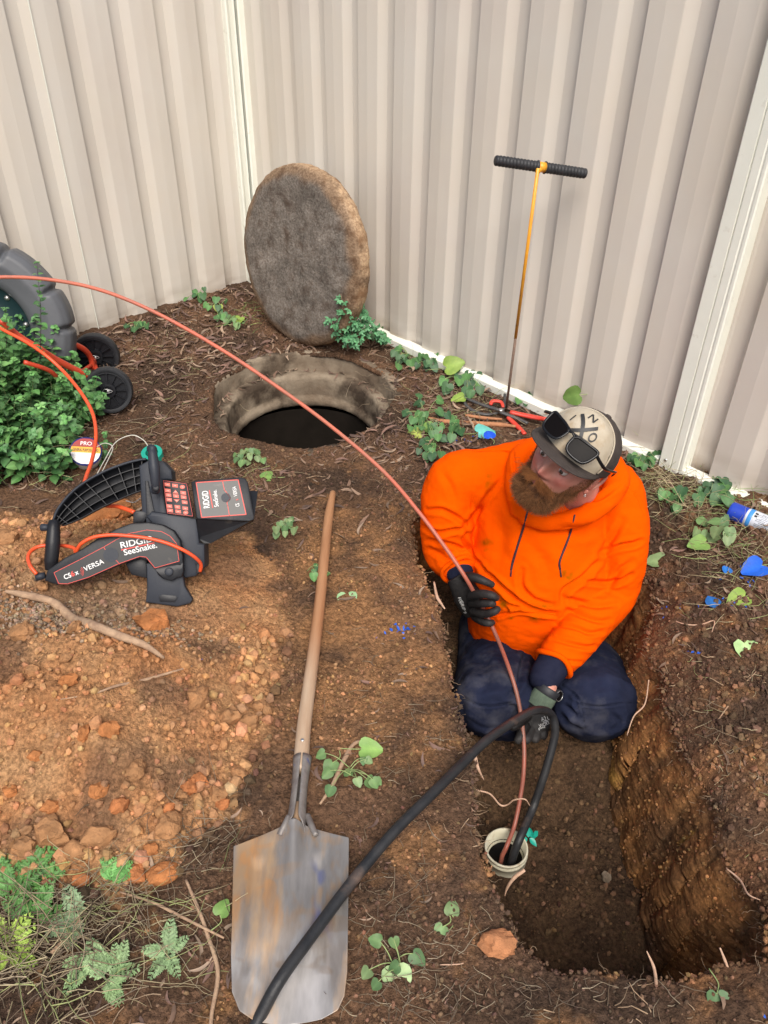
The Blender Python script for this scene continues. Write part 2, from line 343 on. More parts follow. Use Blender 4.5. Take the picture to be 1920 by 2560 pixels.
# ---------------------------------------------------------------- leaning lid
m_lid = mat('lid_concrete', (.115, .094, .078), (.225, .20, .172), 90, .93, bump=1., bscale=120, spec=.15, base3=(.085, .062, .047), s3=13, lo3=.5, hi3=.68, bdist=.006, vcol=True)
az = math.radians(-43); nh = np.array([math.sin(az), -math.cos(az), 0]); th = math.radians(7); ln = nh*math.cos(th)+np.array([0, 0, math.sin(th)]); lu = np.array([0, 0, 1])*math.cos(th)-nh*math.sin(th)
LR = .408; LT = .10; lb = PZ(728, 858, .0); lc = lb+lu*LR
prof = [(0.001, 0), (.1, 0), (.2, 0), (.3, 0), (.345, .0), (.372, -.006), (.395, -.016), (LR, -.028), (LR+.004, -.06), (LR-.002, -.094), (LR-.014, -LT), (.2, -LT), (.001, -LT)]
pp = []
for a, b in zip(prof[:-1], prof[1:]):
    k = max(1, int(math.hypot(b[0]-a[0], b[1]-a[1])/.012)); pp += [(a[0]+(b[0]-a[0])*t/k, a[1]+(b[1]-a[1])*t/k) for t in range(k)]
pp.append(prof[-1]); m = MB(); m.lathe(pp, lc, ln, n=150, caps=False); V = m.v[0]
rl = V-lc; rad = np.linalg.norm(rl-np.outer(rl@ln, ln), axis=1)
V = V+ln*(.004*fbm(V*22, 4, .65))[:, None]+(rl/(np.linalg.norm(rl, axis=1)[:, None]+1e-9))*(sstep(rad, .33, .4)*.006*fbm(V*13+3, 3, .6))[:, None]; m.v[0] = V
ed = sstep(rad+.03*fbm(V*7, 3), .345, .385); side = sstep(-(rl@ln), .018, .04); n = fbm(V*9+5, 4, .6)
cc = np.ones((len(V), 3))*(1+.35*n[:, None]); cc = cc*(1-ed[:, None]*.75)+np.array([1.35, .98, .66])*ed[:, None]*.75
st = side*sstep(n, -.5, .1); cc = cc*(1-st[:, None])+np.array([2.5, 2.0, 1.45])*st[:, None]
m.c[0] = cc; tag(m.build('manhole_cover', m_lid), 'thick round concrete manhole cover standing on edge, leaning towards the fence behind the hole', 'manhole cover')
# ---------------------------------------------------------------- fences
m_sheet = mat('fence_steel', (.605, .555, .478), (.60, .565, .505), 2.2, .42, bump=.04, bscale=12, spec=.35, rough2=.55, vcol=True, base3=(.565, .505, .45), s3=1.3, lo3=.5, hi3=.8)
m_cream = mat('cream_steel', (.80, .81, .72), (.76, .77, .68), 9, .4, spec=.4, base3=(.42, .38, .28), s3=14, lo3=.62, hi3=.8)
m_bolt = mat('screw_steel', (.6, .6, .58), rough=.3, metal=.9)
PROF = [(0, .031), (.001, .0335), (.06, .034), (.064, .0335), (.116, .028), (.120, .0265), (.150, .008), (.156, .0045), (.190, .002), (.207, .0), (.214, .002)]
PER = .2265
def sheet(A, D, Nn, s0, s1, z0, z1, back=0., phase=0., flip=False):
    m = MB(); pts = []; k = math.floor((s0-phase)/PER)-1
    while k*PER+phase < s1:
        for (ds, dn) in PROF:
            s = k*PER+phase+(PER-ds if flip else ds)
            if s0 <= s <= s1: pts.append((s, dn))
        k += 1
    pts = sorted(pts); pts = [(s0, pts[0][1])]+pts+[(s1, pts[-1][1])]
    zs = np.concatenate([np.linspace(z0, .3, 30), np.linspace(.3, z1, 31)[1:]]); V = []
    for z in zs:
        for (s, dn) in pts:
            V.append((A[0]+D[0]*s+Nn[0]*(dn-back), A[1]+D[1]*s+Nn[1]*(dn-back), z))
    V = np.array(V); dn_ = fbm(V*np.array([9, 9, 12]), 4, .6); dirt = np.clip(np.exp(-np.clip(V[:, 2], 0, 9)/.07)*(.55+1.1*dn_)+.10*sstep(fbm(V*np.array([3, 3, .8])+7, 3), .1, .5), 0, .85); wv = .0008*fbm(V*np.array([1.7, 1.7, .9]), 2); V[:, 0] += Nn[0]*wv; V[:, 1] += Nn[1]*wv
    n = len(pts); i = np.arange(59)[:, None]*n+np.arange(n-1)[None]; return m.add(V, np.stack([i, i+1, i+n+1, i+n], -1).reshape(-1, 4), np.ones((len(V), 3))*(1-dirt[:, None])+np.array([.36, .27, .19])*dirt[:, None])
def fpt(A, D, Nn, s, dn, z): return np.array([A[0]+D[0]*s+Nn[0]*dn, A[1]+D[1]*s+Nn[1]*dn, z])
def rail(A, D, Nn, s0, s1, z, back):
    m = MB(); c = (fpt(A, D, Nn, s0, back, z)+fpt(A, D, Nn, s1, back, z))/2; d3 = np.array([*D, 0]); n3 = np.array([*Nn, 0]); u3 = np.array([0, 0, 1.])
    sec = [(-.022, -.024), (.016, -.024), (.021, -.019), (.021, .012), (.010, .024), (-.022, .024)]
    P = [fpt(A, D, Nn, s0, back+a, z+b) for a, b in sec]; return m.prism(P, d3*(s1-s0))
sP = 2.675     # where the post stands along the right fence
s0c = (CORNER-FA)@FD; sPost = (np.array([1.098, 2.515])-FA)@FD
fr = thing('metal_fence', 'beige ribbed steel fence on the right with a cream post and bottom rail', 'fence', (*FA, 0))
sheet(FA, FD, FN, s0c+.05, sPost-.03, -.02, 1.82, .03, .131+.0).build('ribbed_sheet', m_sheet, fr, smooth=False)
sheet(FA, FD, FN, sPost+.05, sPost+1.4, -.02, 1.82, .03, .131-.09).build('ribbed_sheet', m_sheet, fr, smooth=False)
rail(FA, FD, FN, s0c+.03, sPost-.045, .022, .012).build('bottom_rail', m_cream, fr, smooth=False)
rail(FA, FD, FN, sPost+.062, sPost+1.4, .022, .012).build('bottom_rail', m_cream, fr, smooth=False)
def post(A, D, Nn, s, w, z0, z1, dn, parent, label=None):
    d3 = np.array([*D, 0]); 
    P = [(-w, -.03), (-w, dn-.004), (-w+.004, dn), (-.0035, dn), (-.0015, dn-.006), (.0015, dn-.006), (.0035, dn), (w*.55, dn), (w*.62, dn-.003), (w*.7, dn-.003), (w*.75, dn), (w-.004, dn), (w, dn-.004), (w, -.03)]
    m = MB(); m.prism([fpt(A, D, Nn, s+a, b, z0) for a, b in P], (0, 0, z1-z0)); o = m.build('post', m_cream, parent, smooth=False)
    if label: o['label'] = label
    return o
po = post(FA, FD, FN, sPost+.012, .050, -.06, 1.86, .034, fr)
m = MB(); b0 = fpt(FA, FD, FN, sPost-.012, .036, .055); m.lathe([(.006, 0), (.006, .003), (.003, .0045), (.001, .0045)], b0-np.array([*FN, 0])*.002, np.array([*FN, 0]), n=12); m.build('screw', m_bolt, po)
fl = thing('metal_fence', 'beige ribbed steel fence on the left, running to the corner with two cream post channels', 'fence', (*LA, 0))
sLc = (CORNER-LA)@LD
sheet(LA, LD, LN, -1.6, sLc-.045, -.02, 1.82, .03, .03, flip=True).build('ribbed_sheet', m_sheet, fl, smooth=False)
rail(LA, LD, LN, -1.6, sLc-.04, .0, .0).build('bottom_rail', m_cream, fl, smooth=False)
sl_ = (PZ(250, 838)[:2]-LA)@LD; m = MB(); m.box(fpt(LA, LD, LN, sl_, .006, .9), (.004, .004, 1.84), np.array([[*LD, 0], [*LN, 0], [0, 0, 1.]])); m.build('lap_edge', m_cream, fl, smooth=False)
for (A, D, Nn, s, sg) in ((LA, LD, LN, sLc-.037, 1), (FA, FD, FN, s0c+.034, -1)):
    m = MB(); P = [(-.030, -.03), (-.030, .03), (-.024, .037), (-.013, .033), (-.005, .026), (.018, .026), (.026, .03), (.026, -.03)]
    m.prism([fpt(A, D, Nn, s+a*(1 if sg > 0 else -1), b, -.06) for a, b in P], (0, 0, 1.92)); m.build('post', m_cream, fl, smooth=False)
fix = [o for o in bpy.data.objects if o.type == 'MESH' and o.name.split('.')[0] in ('post', 'bottom_rail')]
for o in fix: fix_normals(o)
# ---------------------------------------------------------------- clods and stones
import bmesh
def ico(sub):
    b = bmesh.new(); bmesh.ops.create_icosphere(b, subdivisions=sub, radius=1); V = np.array([v.co[:] for v in b.verts]); F = np.array([[v.index for v in f.verts] for f in b.faces]); b.free(); return V, F
ICO = {k: ico(k) for k in (1, 2, 3)}
def rocks(n_var, sub, seed, rough=.35):
    V, F = ICO[sub]; out = []
    for k in range(n_var):
        d = 1+rough*fbm(V*1.1+k*5.1+seed, 3, .6)+.12*pn(V*4+k); W_ = V*d[:, None]*np.array([1, rng.uniform(.7, 1), rng.uniform(.55, .85)])
        for _ in range(5):                                      # knock flat facets off
            nv = nrm(rng.normal(size=3)); t = rng.uniform(.55, .8); e = W_@nv-t; W_ = W_-np.outer(np.clip(e, 0, None), nv)*.85
        out.append(W_)
    return out, F
def rotm(n, flat=False):
    q = rng.normal(size=(n, 4)); 
    if flat: q[:, 1:3] *= .35
    q /= np.linalg.norm(q, axis=1)[:, None]; w, x, y, z = q.T
    return np.stack([1-2*(y*y+z*z), 2*(x*y-z*w), 2*(x*z+y*w), 2*(x*y+z*w), 1-2*(x*x+z*z), 2*(y*z-x*w), 2*(x*z-y*w), 2*(y*z+x*w), 1-2*(x*x+y*y)], 1).reshape(-1, 3, 3)
def scatter(m, shapes, F, P, R, cols):
    k = rng.integers(0, len(shapes), len(P)); M3 = rotm(len(P))
    for a in range(len(shapes)):
        ii = np.where(k == a)[0]
        if len(ii) == 0: continue
        V = np.einsum('nij,vj->nvi', M3[ii], shapes[a])*R[ii][:, None, None]+P[ii][:, None]
        nv = len(shapes[a]); FF = (F[None]+np.arange(len(ii))[:, None, None]*nv).reshape(-1, F.shape[1])
        m.add(V.reshape(-1, 3), FF, np.repeat(cols[ii], nv, 0))
def free_spots(n, x0, x1, y0, y1):
    x = rng.uniform(x0, x1, n); y = rng.uniform(y0, y1, n)
    a = poly_sd(x, y, PITP)[0] < -.004; b = ((x-MHC[0])**2+((y-MHC[1])/MHY)**2) > (MHR+.01)**2
    fr_ = ((x-FA[0])*FN[0]+(y-FA[1])*FN[1]) > .03; fl_ = ((x-LA[0])*LN[0]+(y-LA[1])*LN[1]) > .03
    k = a & b & fr_ & fl_; return x[k], y[k]
def jitter_col(c, n, a=.25):
    return c*(1+a*rng.normal(size=(n, 1))).clip(.45, 1.8)*(1+.05*rng.normal(size=(n, 3)))
m_clod = mat('soil_clod', (.85, .85, .85), (1.2, 1.15, 1.1), 60, .93, bump=.8, bscale=220, vcol=True, spec=.15, bdist=.003)
mb = MB(); sh1, F1 = rocks(10, 1, 0); sh2, F2 = rocks(8, 2, 50); 
# crumbs everywhere, denser on the heap and near the lens
for (n, x0, x1, y0, y1, r0, r1) in ((30000, -1.2, 1.3, .5, 1.5, .0013, .0068), (23000, -.9, 1.4, 1.1, 2.5, .0016, .0078), (12000, -1.6, .9, 2.3, 4.3, .003, .011)):
    x, y = free_spots(n, x0, x1, y0, y1); r = r0+(r1-r0)*rng.random(len(x))**3
    keep = (poly_sd(x, y, MOUND)[0] < 0) & (rng.random(len(x)) < np.clip(.6+1.0*fbm(np.stack([x*3, y*3, x*0], 1), 3), .1, 1)); x, y, r = x[keep], y[keep], r[keep]
    scatter(mb, sh1, F1, np.stack([x, y, gh(x, y)+r*.35], 1), r, jitter_col(soil_cols(x, y)*1.12, len(x), .38))
x, y = free_spots(19000, -1.75, -.2, .75, 2.45); d = poly_sd(x, y, MOUND)[0]; k = d > -.03*rng.random(len(x)); x, y, d = x[k], y[k], d[k]
r = .0014+.0100*rng.random(len(x))**5.*(1+1.2*np.exp(-((d-.03)/.10)**2)*(y < 1.6)); sm = (np.hypot((x+.52)/.2, (y-1.78)/.22) < 1) & (r > .005); x, y, r = x[~sm], y[~sm], r[~sm]
scatter(mb, sh1, F1, np.stack([x, y, gh(x, y)+r*.4], 1), r, jitter_col(soil_cols(x, y)*1.06, len(x), .15))
x, y = free_spots(520, -1.75, -.2, .78, 2.4); d = poly_sd(x, y, MOUND)[0]; k = (d > -.02) & ~(np.hypot((x+.5)/.22, (y-1.78)/.25) < 1); x, y, d = x[k], y[k], d[k]; r = .006+.013*rng.random(len(x))**2.2
scatter(mb, sh2, F2, np.stack([x, y, gh(x, y)+r*.15], 1), r, jitter_col(soil_cols(x, y)*1.05, len(x), .13))
# grey gravel on the heap
x = -.86+rng.normal(size=1500)*.15; y = 1.50+rng.normal(size=1500)*.05; r = .003+.004*rng.random(1500)
scatter(mb, sh1, F1, np.stack([x, y, gh(x, y)+r*.4], 1), r, jitter_col(np.tile([.27, .20, .14], (1500, 1)), 1500, .3))
# right bank: loose lumps
x, y = free_spots(2600, .72, 1.4, .75, 2.3); r = .003+.011*rng.random(len(x))**2.6
scatter(mb, sh1, F1, np.stack([x, y, gh(x, y)+r*.35], 1), r, jitter_col(soil_cols(x, y)*1.15, len(x), .25))
# crumbs fallen on the pit floor, lining its edge, and stuck to the wall
x = rng.uniform(.2, .8, 2600); y = rng.uniform(.72, 2.0, 2600); k = (poly_sd(x, y, PITP)[0] > .02) & (np.hypot(x-pcx[0], y-pcx[1]) > .075); x, y = x[k], y[k]; r = .002+.010*rng.random(len(x))**3.2
scatter(mb, sh1, F1, np.stack([x, y, zfloor(x, y)+r*.4], 1), r, jitter_col(np.tile([.105, .062, .035], (len(x), 1)), len(x), .3))
k = rng.integers(0, len(PITD), 3800); lp = PITD[k]+rng.normal(size=(3800, 2))*.006-ON[k]*0.0; r = .002+.007*rng.random(3800)**2.4
zz = gh(lp[:, 0], lp[:, 1])-.004-rng.random(3800)**2*.03
scatter(mb, sh1, F1, np.stack([lp[:, 0], lp[:, 1], zz], 1), r, jitter_col(soil_cols(lp[:, 0], lp[:, 1])*1.1, 3800, .25))
wi = np.where((WALLV[:, 0] > .55) & (WALLV[:, 1] < 1.9) & (WALLV[:, 2] > -.5))[0]; wi = rng.choice(wi, 3200); r = .0015+.006*rng.random(3200)**3
scatter(mb, sh1, F1, WALLV[wi]+rng.normal(size=(3200, 3))*.003, r, jitter_col(WALLC[wi]*1.05, 3200, .25))
tag(mb.build('soil_crumbs', m_clod, smooth=False), 'loose crumbs of clay, soil and gravel lying over the dug ground', 'soil', kind='stuff')
# big lumps that can be told one by one
sh3, F3 = rocks(9, 3, 90, .42); m_lump = mat('clay_lump', (.8, .8, .8), (1.15, 1.1, 1.05), 30, .93, bump=1., bscale=110, vcol=True, spec=.15, bdist=.006)
OR = np.array([.40, .165, .062]); OC = np.array([.34, .18, .085]); RD = np.array([.42, .165, .065])
def lump(u, v, px, c, sq=(1, 1, .75), rz=0., label=None, group='clay lumps on the spoil heap', name='clay_lump', sink=.3):
    p = G(u, v); D = (p-C0)@cF; r = px*1.25*D/FPX/2; V = sh3[rng.integers(0, 9)]
    V = V/np.abs(V).max(0)*np.array(sq)*r; V = V+nrmv(V)*(.10*r*fbm(V/r*2.3+u, 4, .6))[:, None]
    a = math.radians(rz); V = V@np.array([[math.cos(a), math.sin(a), 0], [-math.sin(a), math.cos(a), 0], [0, 0, 1]])
    q = np.array([p[0], p[1], gh(p[0], p[1], False)[0]+r*sq[2]*(1-2*sink)]); m = MB(); n = fbm(V/r*1.5+u, 3, .6); m.add(V+q, F3, np.array(c)*(1+.35*n[:, None]))
    return tag(m.build(name, m_lump, smooth=True, ang=28), label or 'lump of orange brown clay among smaller crumbs on the spoil heap', 'clay lump', group)
def nrmv(V): return V/(np.linalg.norm(V, axis=1)[:, None]+1e-9)
LUMPS = []
for (u, v, px, c, sq, rz) in [(60, 1590, 58, OC, (1, .8, .7), 20), (190, 1575, 44, OC, (1, .7, .6), 70), (85, 1680, 34, OC, (1, .8, .6), 0), (175, 1705, 42, OR, (1, .7, .6), 10), (165, 1655, 32, OC, (1, .8, .6), 40),
        (280, 1835, 46, OR, (1, .85, .8), 0), (215, 1845, 42, OR, (.6, 1, .7), 0), (345, 1935, 52, OC, (.8, 1, .8), 0), (90, 1895, 34, OR, (1, .7, .7), 0), (130, 2090, 84, OC, (1, .75, .7), 0), (70, 2130, 56, OC, (1, .8, .7), 0),
        (250, 2105, 78, OC, (1, .55, .6), 12), (190, 2140, 64, OC, (1, .8, .7), -20), (300, 2020, 44, RD, (1, .8, .7), 30), (425, 2070, 66, OC, (.9, 1, .8), 0), (340, 2190, 60, RD, (1, .8, .6), 0), (410, 2195, 74, OR, (1, .7, .6), 15), (210, 2205, 46, RD, (1, .6, .6), 0),
        (495, 1760, 66, OC, (.7, 1, .8), -15), (545, 1990, 44, OC, (1, .9, .8), 0), (575, 1800, 60, OC, (1, .7, .7), 20), (625, 1815, 52, OC, (1, .8, .8), 0), (600, 1940, 42, OC, (1, .9, .7), 0), (475, 1975, 46, RD, (1, .9, .7), 0), (425, 2030, 40, RD, (1, .5, .5), 50),
        (500, 1960, 40, RD, (1, .8, .7), 10), (560, 2015, 36, RD, (1, .8, .6), 0), (455, 1990, 34, OC, (1, .8, .7), 0), (250, 1990, 46, OR, (1, .8, .7), 40), (130, 2030, 40, OR, (1, .8, .7), 0), (30, 1990, 36, OR, (1, .8, .7), 0),
        (650, 1770, 40, OC, (1, .8, .7), 0), (600, 1730, 44, OC, (.9, 1, .6), 0), (290, 1300, 40, RD, (1, .8, .6), 0), (110, 1475, 34, OC, (1, .8, .7), 0), (380, 2130, 36, OR, (1, .8, .7), 0), (20, 1350, 60, OC, (1, .7, .5), 0)]:
    LUMPS.append((u, v, px, c, sq, rz))
def lump_label(u, v, px, c):
    col = 'rusty red' if c is RD else ('orange' if c is OR else 'ochre'); sz = 'large' if px > 55 else ('middling' if px > 40 else 'small')
    col_x = 'left' if u < 160 else ('middle' if u < 380 else 'right'); row = 'top' if v < 1720 else ('middle' if v < 1960 else 'foot')
    return sz, col, col_x, row
SEEN = {}
for (u, v, px, c, sq, rz) in LUMPS:
    k_ = lump_label(u, v, px, c); SEEN.setdefault(k_, []).append((v, u, px, c, sq, rz))
for (sz, col, cx_, row), L0 in SEEN.items():
    L0.sort(key=lambda t: t[0]); n_ = len(L0)
    for i_, (v, u, px, c, sq, rz) in enumerate(L0):
        od = '' if n_ == 1 else (' upper' if i_ == 0 else (' lower' if i_ == n_-1 else ' middle'))+(' of the two' if n_ == 2 else ' one of %s' % {3: 'three', 4: 'four', 5: 'five'}.get(n_, 'several'))
        lump(u, v, px, c, sq, rz, '%s %s clay lump, %s part, %s side of the heap%s' % (sz, col, row, cx_, (','+od) if od else ''))
lump(385, 1570, 84, OR*1.15, (1, .8, .55), 10, 'large orange clay lump below the foot of the monitor', None, sink=.25)
lump(700, 1650, 120, OC*.9, (.6, 1, .5), -10, 'big flat clay slab at the right edge of the spoil heap', None, sink=.45) if False else None
lump(1245, 2370, 84, np.array([.42, .19, .09]), (1, .72, .6), -10, 'orange clay lump by the near left corner of the pit', None, sink=.25)
lump(265, 1290, 130, OR*.85, (1, .7, .5), 25, 'broad clay lump on the heap behind the monitor grip', None, sink=.4)
# ---------------------------------------------------------------- leaf litter, twigs and fine roots
m_litter = mat('dead_leaf', (.8, .8, .8), (1.2, 1.15, 1.1), 40, .75, vcol=True, spec=.3)
def leaf_strip(L, w, bend, fold, n=6):
    t = np.linspace(0, 1, n); hw = w*np.sin(np.pi*np.clip(t*.92+.04, 0, 1))**.7
    z = bend*(t-.5)**2*4*L; x = (t-.5)*L; cu = .18*L*(t-.5)**2*4
    V = np.concatenate([np.stack([x, cu-hw, z+fold*hw], 1), np.stack([x, cu, z], 1), np.stack([x, cu+hw, z+fold*hw], 1)])
    i = np.arange(n-1); F = np.concatenate([np.stack([i, i+1, i+n+1, i+n], 1), np.stack([i+n, i+n+1, i+2*n+1, i+2*n], 1)]); return V, F
STR = [leaf_strip(1, rng.uniform(.05, .11), rng.uniform(-.12, .12), rng.uniform(-.4, .6)) for _ in range(8)]
def litter(m, P, Ls, cols, tilt=.25):
    for p, L, c in zip(P, Ls, cols):
        V, F = STR[rng.integers(0, 8)]; a = rng.uniform(0, 6.28); b = rng.normal()*tilt; g = rng.normal()*tilt*1.5
        Rz = np.array([[math.cos(a), math.sin(a), 0], [-math.sin(a), math.cos(a), 0], [0, 0, 1]]); Ry = np.array([[math.cos(b), 0, math.sin(b)], [0, 1, 0], [-math.sin(b), 0, math.cos(b)]]); Rx = np.array([[1, 0, 0], [0, math.cos(g), math.sin(g)], [0, -math.sin(g), math.cos(g)]])
        m.add(V@Rx@Ry@Rz*L+p, F, c)
mb = MB(); BR = np.array([[.16, .10, .07], [.22, .15, .105], [.10, .065, .05], [.27, .20, .145], [.19, .115, .09], [.13, .085, .07]])
def zone(n, dens):
    x, y = free_spots(n, -1.7, 1.6, .5, 4.6); k = rng.random(len(x)) < dens(x, y); return x[k], y[k]
def ldens(x, y):
    dr = (x-FA[0])*FN[0]+(y-FA[1])*FN[1]; dl = (x-LA[0])*LN[0]+(y-LA[1])*LN[1]; md = poly_sd(x, y, MOUND)[0]
    d = 1.2*np.exp(-dr/.30)+1.3*np.exp(-dl/.6)+.45*sstep(y, 2.4, 2.9)+.5*np.exp(-((x-.25)**2/.05+(y-2.75)**2/.12))+.10+.35*sstep(x, .95, 1.2)*sstep(y, 1.5, 2.0)
    d += .25*np.exp(-((x-0)/.5)**2)*sstep(y, 1.9, 2.3)+.45*np.exp(-((x+.85)/.45)**2)*(1-sstep(y, .70, .88)); d *= np.clip(.75+1.3*fbm(np.stack([x*2.5, y*2.5, x*0+4], 1), 2), .15, 1.6)
    return np.where(md > -.01, .008, d)
x, y = zone(23000, ldens); L = .014+.07*rng.random(len(x))**2.3*(.7+.3*sstep(y, 1., 2.4)); lift = .002+.016*rng.random(len(x))*sstep(ldens(x, y), .4, 1)
litter(mb, np.stack([x, y, gh(x, y)+lift], 1), L, BR[rng.integers(0, 6, len(x))]*rng.uniform(.7, 1.25, (len(x), 1)))
# litter inside the manhole ledge
a = rng.uniform(0, 6.28, 160); r = rng.uniform(.355, .40, 160); litter(mb, np.stack([MHC[0]+r*np.cos(a), MHC[1]+r*MHY*np.sin(a), np.full(160, -.088)], 1), .02+.04*rng.random(160), BR[rng.integers(0, 6, 160)], .2)
tag(mb.build('leaf_litter', m_litter), 'brown dead leaves and bark strips strewn over the ground', 'leaf litter', kind='stuff')
def crooked(p0, d, L, n=7, wob=.25, drop=0):
    P = [np.array(p0, float)]; d = nrm(d)
    for k in range(n): d = nrm(d+rng.normal(size=3)*wob*np.array([1, 1, .5])); P.append(P[-1]+d*L/n)
    return np.array(P)
m_root = mat('pale_root', (.42, .30, .19), (.30, .19, .11), 60, .85, bump=.4, vcol=True)
mb = MB()
def rdens(x, y):
    dp = -poly_sd(x, y, PITP)[0]; md = poly_sd(x, y, MOUND)[0]
    return np.clip(.07+.45*np.exp(-dp/.08)+.4*sstep(x, .85, 1.0)*(1-sstep(y, 2., 2.4))+.35*sstep(y, 2.5, 3)+.3*(1-sstep(y, .7, .9)), 0, 1)*np.where(md > 0, .25, 1)
x, y = zone(7500, rdens)
for a, b in zip(x, y):
    z = gh(a, b)[0]+.003; L = rng.uniform(.012, .06)*(2 if rng.random() < .08 else 1); P = crooked((a, b, z), (rng.normal(), rng.normal(), rng.normal()*.15+.05), L, 4, .35); P[:, 2] = np.maximum(P[:, 2], z-.001)
    if L > .03 and (poly_sd(P[:, 0], P[:, 1], PITP)[0] > .012).any(): continue
    mb.tube(P, np.linspace(.0012, .0005, 5)*rng.uniform(.6, 1.7), 3, col=np.array([1, 1, 1])*rng.choice([.35, .5, .7, 1.05]), caps=False)
for _ in range(520):            # hair roots hanging out of the pit edge
    k = rng.integers(0, len(PITD)); p = PITD[k]; z = gh(p[0], p[1])[0]-rng.uniform(.0, .12)
    if p[1] > 1.95: continue
    P = crooked((p[0], p[1], z), (-ON[k][0]*1.2, -ON[k][1]*1.2, rng.uniform(-.9, .4)), rng.uniform(.012, .05), 5, .45); mb.tube(P, np.linspace(.0009, .0003, 6), 3, col=np.array([1, 1, 1])*rng.choice([.5, .8, 1.]), caps=False)
tag(mb.build('fine_roots', m_root), 'thin pale roots and straw lying on the soil and poking from the pit edge', 'roots', kind='stuff')
# ---------------------------------------------------------------- plants
m_mint = mat('mint_leaf', (.75, .9, .75), (1.2, 1.1, 1.15), 30, .5, vcol=True, spec=.35, bump=.3, bscale=180)
m_heart = mat('round_leaf', (.85, .9, .85), (1.15, 1.1, 1.1), 45, .5, vcol=True, spec=.35, bump=.25, bscale=120)
m_stem = mat('green_stem', (.8, .8, .8), (1.1, 1.1, 1.1), 50, .7, vcol=True)
def frame(n, t=None):
    n = nrm(n); t = rng.normal(size=3) if t is None else np.array(t, float); x = nrm(t-n*np.dot(t, n)); return np.stack([x, np.cross(n, x), n])
def blade(m, p, n, t, L, w, col, kind='oval', curl=.15, fold=.25):
    """one leaf: p foot of the blade, n its upper side, t the way it points"""
    if kind == 'oval': T = np.array([0, .12, .32, .55, .8, 1.]); Wd = np.array([.06, .6, 1., .92, .5, .02])
    elif kind == 'heart': T = np.array([-.13, -.02, .15, .4, .7, 1.]); Wd = np.array([.6, .96, 1.08, 1.0, .74, .16])
    elif kind == 'blade': T = np.linspace(0, 1, 6); Wd = np.array([.7, 1, .9, .7, .4, .02])
    Fm = frame(n, t); k = len(T); mid = T.copy()
    if kind == 'heart': mid = np.array([.02, .05, .15, .4, .7, 1.])
    z = -curl*np.clip(T, 0, 1)**2*L; e = Wd*w; wob = rng.normal(size=k)*.04*L*(kind == 'heart')
    V = np.concatenate([np.stack([T*L, -e, z+fold*e+wob], 1), np.stack([T*L, -e*.5, z+fold*e*.4], 1), np.stack([mid*L, e*0, z], 1), np.stack([T*L, e*.5, z+fold*e*.4], 1), np.stack([T*L, e, z+fold*e-wob], 1)])
    i = np.arange(k-1); F = np.concatenate([np.stack([i+r*k, i+1+r*k, i+k+1+r*k, i+k+r*k], 1) for r in range(4)])
    cc = np.tile(np.array(col)*rng.uniform(.85, 1.15), (5*k, 1)); cc[2*k:3*k] *= 1.25
    m.add(V@Fm+p, F, cc)
MG = np.array([[.066, .165, .048], [.09, .215, .065], [.045, .12, .038], [.12, .255, .08], [.07, .155, .06]])
# the big mint bush at the left
bush = thing('mint_bush', 'dense green mint bush with pointed paired leaves at the left edge', 'bush', (-1.6, 2.7, 0)); fo = MB(); st = MB()
def sprig(P, r, l0, l1, gap, cols=MG, stcol=(.16, .20, .08), start=.0, kind='oval', asp=.33, droop=.1):
    st.tube(P, np.linspace(r, r*.4, len(P)), 5, col=stcol)
    seg = np.linalg.norm(np.diff(P, axis=0), axis=1); cum = np.concatenate([[0], np.cumsum(seg)]); tot = cum[-1]; s = start*tot+rng.uniform(0, gap); ph = rng.uniform(0, 3.14); 
    while s < tot:
        p = np.array([np.interp(s, cum, P[:, a]) for a in range(3)]); q = np.array([np.interp(min(s+.004, tot), cum, P[:, a])-np.interp(max(s-.004, 0), cum, P[:, a]) for a in range(3)]); q = nrm(q)
        Fm = frame(q, [math.cos(ph), math.sin(ph), .1]); f = (s/tot); L = (l0*(1-f)+l1*f)*rng.uniform(.8, 1.2)*(1 if f < .9 else .62)
        c = cols[rng.integers(0, len(cols))]*(1+.25*(f > .9))
        for sg in (1, -1):
            t = Fm[0]*sg+q*rng.uniform(.15, .6)-np.array([0, 0, droop]); n = q-Fm[0]*sg*.25+rng.normal(size=3)*.15
            blade(fo, p+Fm[0]*sg*r, n, t, L, L*asp, c, kind, .2, .22)
        ph += math.pi/2+rng.normal()*.2; s += gap*rng.uniform(.8, 1.25)*(1-.45*f)
    Lt = l1*.6
    for a in range(4):
        t = frame(q)[0]; blade(fo, P[-1], q+t*.3, t+q*.9, Lt, Lt*asp, c*1.25, kind, .1, .3)
nst = 0
while nst < 430:
    x = rng.uniform(-2.1, -1.10); y = rng.uniform(2.22, 3.2)
    lim = -1.06-.0*(y-2.3); 
    if x > -1.17-.25*sstep(y, 2.75, 3.2)+.05*math.sin(y*9) or y < 2.27+.10*sstep(x, -1.5, -1.2)+.02*math.sin(x*12): continue
    H_ = (.20+.22*float(sstep(-x, 1.15, 1.7)))*rng.uniform(.6, 1.15)*(1-.5*float(sstep(2.45-y, 0, .25)))
    b0 = np.array([x, y, gh(x, y)[0]]); P = crooked(b0, (rng.normal()*.3, rng.normal()*.3-.15, 1), H_, 6, .16); P[:, 2] = np.maximum(P[:, 2], gh(P[:, 0], P[:, 1], False)+.01)
    sprig(P, .0016, .046, .034, .032, start=.12, asp=.40); nst += 1
